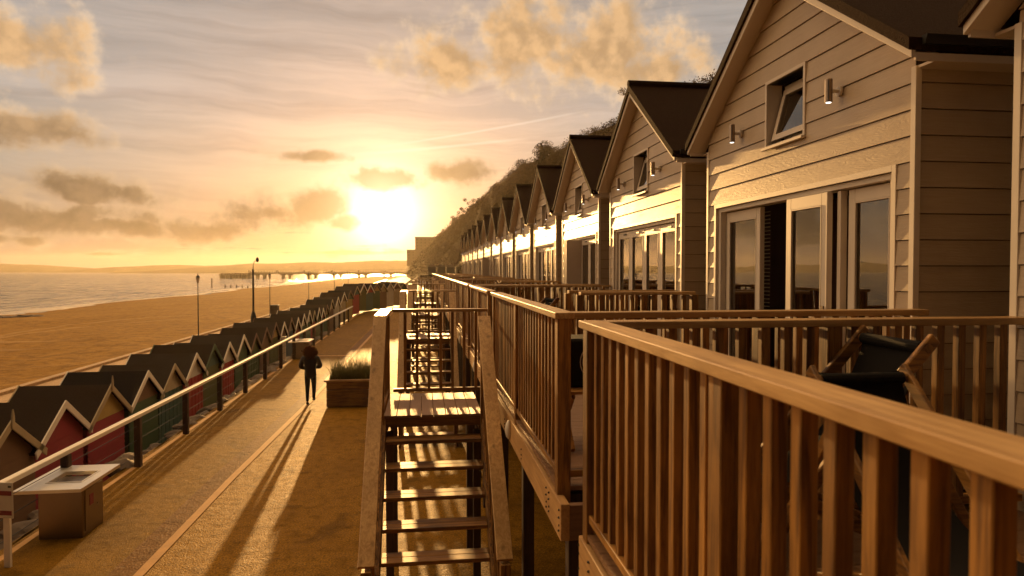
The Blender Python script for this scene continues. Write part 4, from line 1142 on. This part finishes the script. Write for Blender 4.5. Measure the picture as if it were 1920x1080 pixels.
for k in range(7):
    b = MB(); b.box(-171.5+k*3.5, -170.1+k*3.5, -6, 6, -4.5, .2); b.build('leg', M['gull_concrete'], pi_)
b = MB()
for k in range(9): b.box(-171+k*2.5, -170+k*2.5, -5, 5, .9, 1.7)
b.build('bollard', M['gull_concrete'], pi_)
# posts in the shallows and the dark groyne
for i, (x, y, h) in enumerate([(-79, 270, 4.6), (-72, 262, 2.4), (-70, 262, 2.2), (-68, 262, 2.3), (-66, 262, 2.2), (-64, 262, 2.), (-62, 262, 2.)]):
    t = tag(MB().lathe([(.22, -1), (.22, h-1.2), (.15, h-1.1)], (0, 0, 0), 10).build('groyne_post', M['darkwood'], None, (x, y, -2.6)), 'taller lone timber marker post in the shallows' if i == 0 else 'short timber groyne post in a line at the waterline', 'post', None if i == 0 else 'groyne posts at the waterline')
b = MB(); rb = random.Random(1)
for k in range(46):
    x = -50-k*.75; s = rb.uniform(.5, 1.0)
    bm = bmesh.new(); bmesh.ops.create_icosphere(bm, subdivisions=2, radius=s)
    vs = [(v.co.x*(1+.4*mnoise.noise(v.co+Vector((k, 0, 0))))+x, 98+rb.uniform(-.5, .5)+v.co.y, -2.5+v.co.z*.5+.1*rb.random()) for v in bm.verts]
    b.add(vs, [tuple(w.index for w in f.verts) for f in bm.faces]); bm.free()
tag(b.build('groyne', M['rock'], smooth=True), 'low dark rock groyne running into the sea at the left', 'groyne')

# ------------------------------------------------------------------ clifftop trees, far buildings
def leaf_thing(name, label, cat, loc, blobs, n, size, mat, trunk=None, group=None):
    r = thing(name, label, cat, loc, group=group)
    b = MB()
    for c, rad in blobs: leaf_cluster(b, c, rad, n, size)
    b.build('crown', mat, r, fix=False)
    if trunk:
        b = MB()
        for p, q, r0, r1 in trunk: b.tube(p, q, r0, r1, n=7)
        b.build('trunk', M['darkwood'], r)
    return r
rh = random.Random(4)
def clifftree(label, y, u, s, lean):
    x, z = cliff_pt(y, u); z -= .9*s
    bl = []; k = random.Random(int(y))
    for _ in range(34): bl.append(((k.gauss(0, 1.5)*s+lean*s*1.0, k.gauss(0, 1.4)*s, (2.1+k.gauss(0, .9))*s), k.uniform(.6, 1.1)*s))
    tr = [((0, 0, -.6), (lean*.5*s, 0, 1.5*s), .2*s, .14*s)] + [((lean*.5*s, 0, 1.5*s), (lean*s+k.uniform(-1.5, 1.5)*s, k.uniform(-1, 1)*s, 3*s), .10*s, .03*s) for _ in range(6)]
    return leaf_thing('tree', label, 'tree', (x, y, z), bl, 120, .15*s, M['scrub'], tr, 'trees on the cliff top')
clifftree('wind bent tree standing clear on the cliff edge with sky through its branches', 128, .93, 1.0, 1.0)
clifftree('rounded cliff top tree just above the roof of the third cabin', 96, 1.0, .9, .3)
clifftree('low shrubby tree on the distant cliff crest', 260, 1.0, 1.3, .4)
clifftree('farther small tree on the distant cliff crest above the pale huts', 330, 1.0, 1.4, .2)
def block(label, x, y, z, w, d, h, fl, cols):
    t = thing('apartment_block', label, 'building', (x, y, z))
    MB().box(-w/2, w/2, -d/2, d/2, -6, h).build('wall', M['gull_concrete'], t)
    MB().box(-w/2-.4, w/2+.4, -d/2-.4, d/2+.4, h, h+.5).build('roof', M['gull_concrete'], t)
    for i in range(fl):
        for j in range(cols):
            xx = -w/2+w*(j+.5)/cols; zz = 1.+i*(h-1)/fl
            MB().box(xx-.6, xx+.6, -d/2-.06, -d/2+.1, zz, zz+1.4).build('window', M['glass'], t)
    return t
block('flat roofed block of flats on the far cliff top', 4, 640, 22, 22, 20, 12, 4, 6)
block('lower stepped building on the far cliff edge near the sun', -9, 660, 14, 12, 18, 9, 3, 3)

# ------------------------------------------------------------------ haze
def make_haze():
    m = bpy.data.materials.new('sea_haze'); m.use_nodes = True; t = NT(m.node_tree); t.n.clear()
    out = t.new('ShaderNodeOutputMaterial'); v = t.new('ShaderNodeVolumePrincipled')
    v.inputs['Color'].default_value = (.96, .86, .68, 1); v.inputs['Density'].default_value = .00011; v.inputs['Anisotropy'].default_value = .6
    t.l.new(v.outputs[0], out.inputs['Volume'])
    o = MB().box(-3100, 3100, -450, 3100, -7, 62).build('haze', m); o['kind'] = 'stuff'
make_haze()
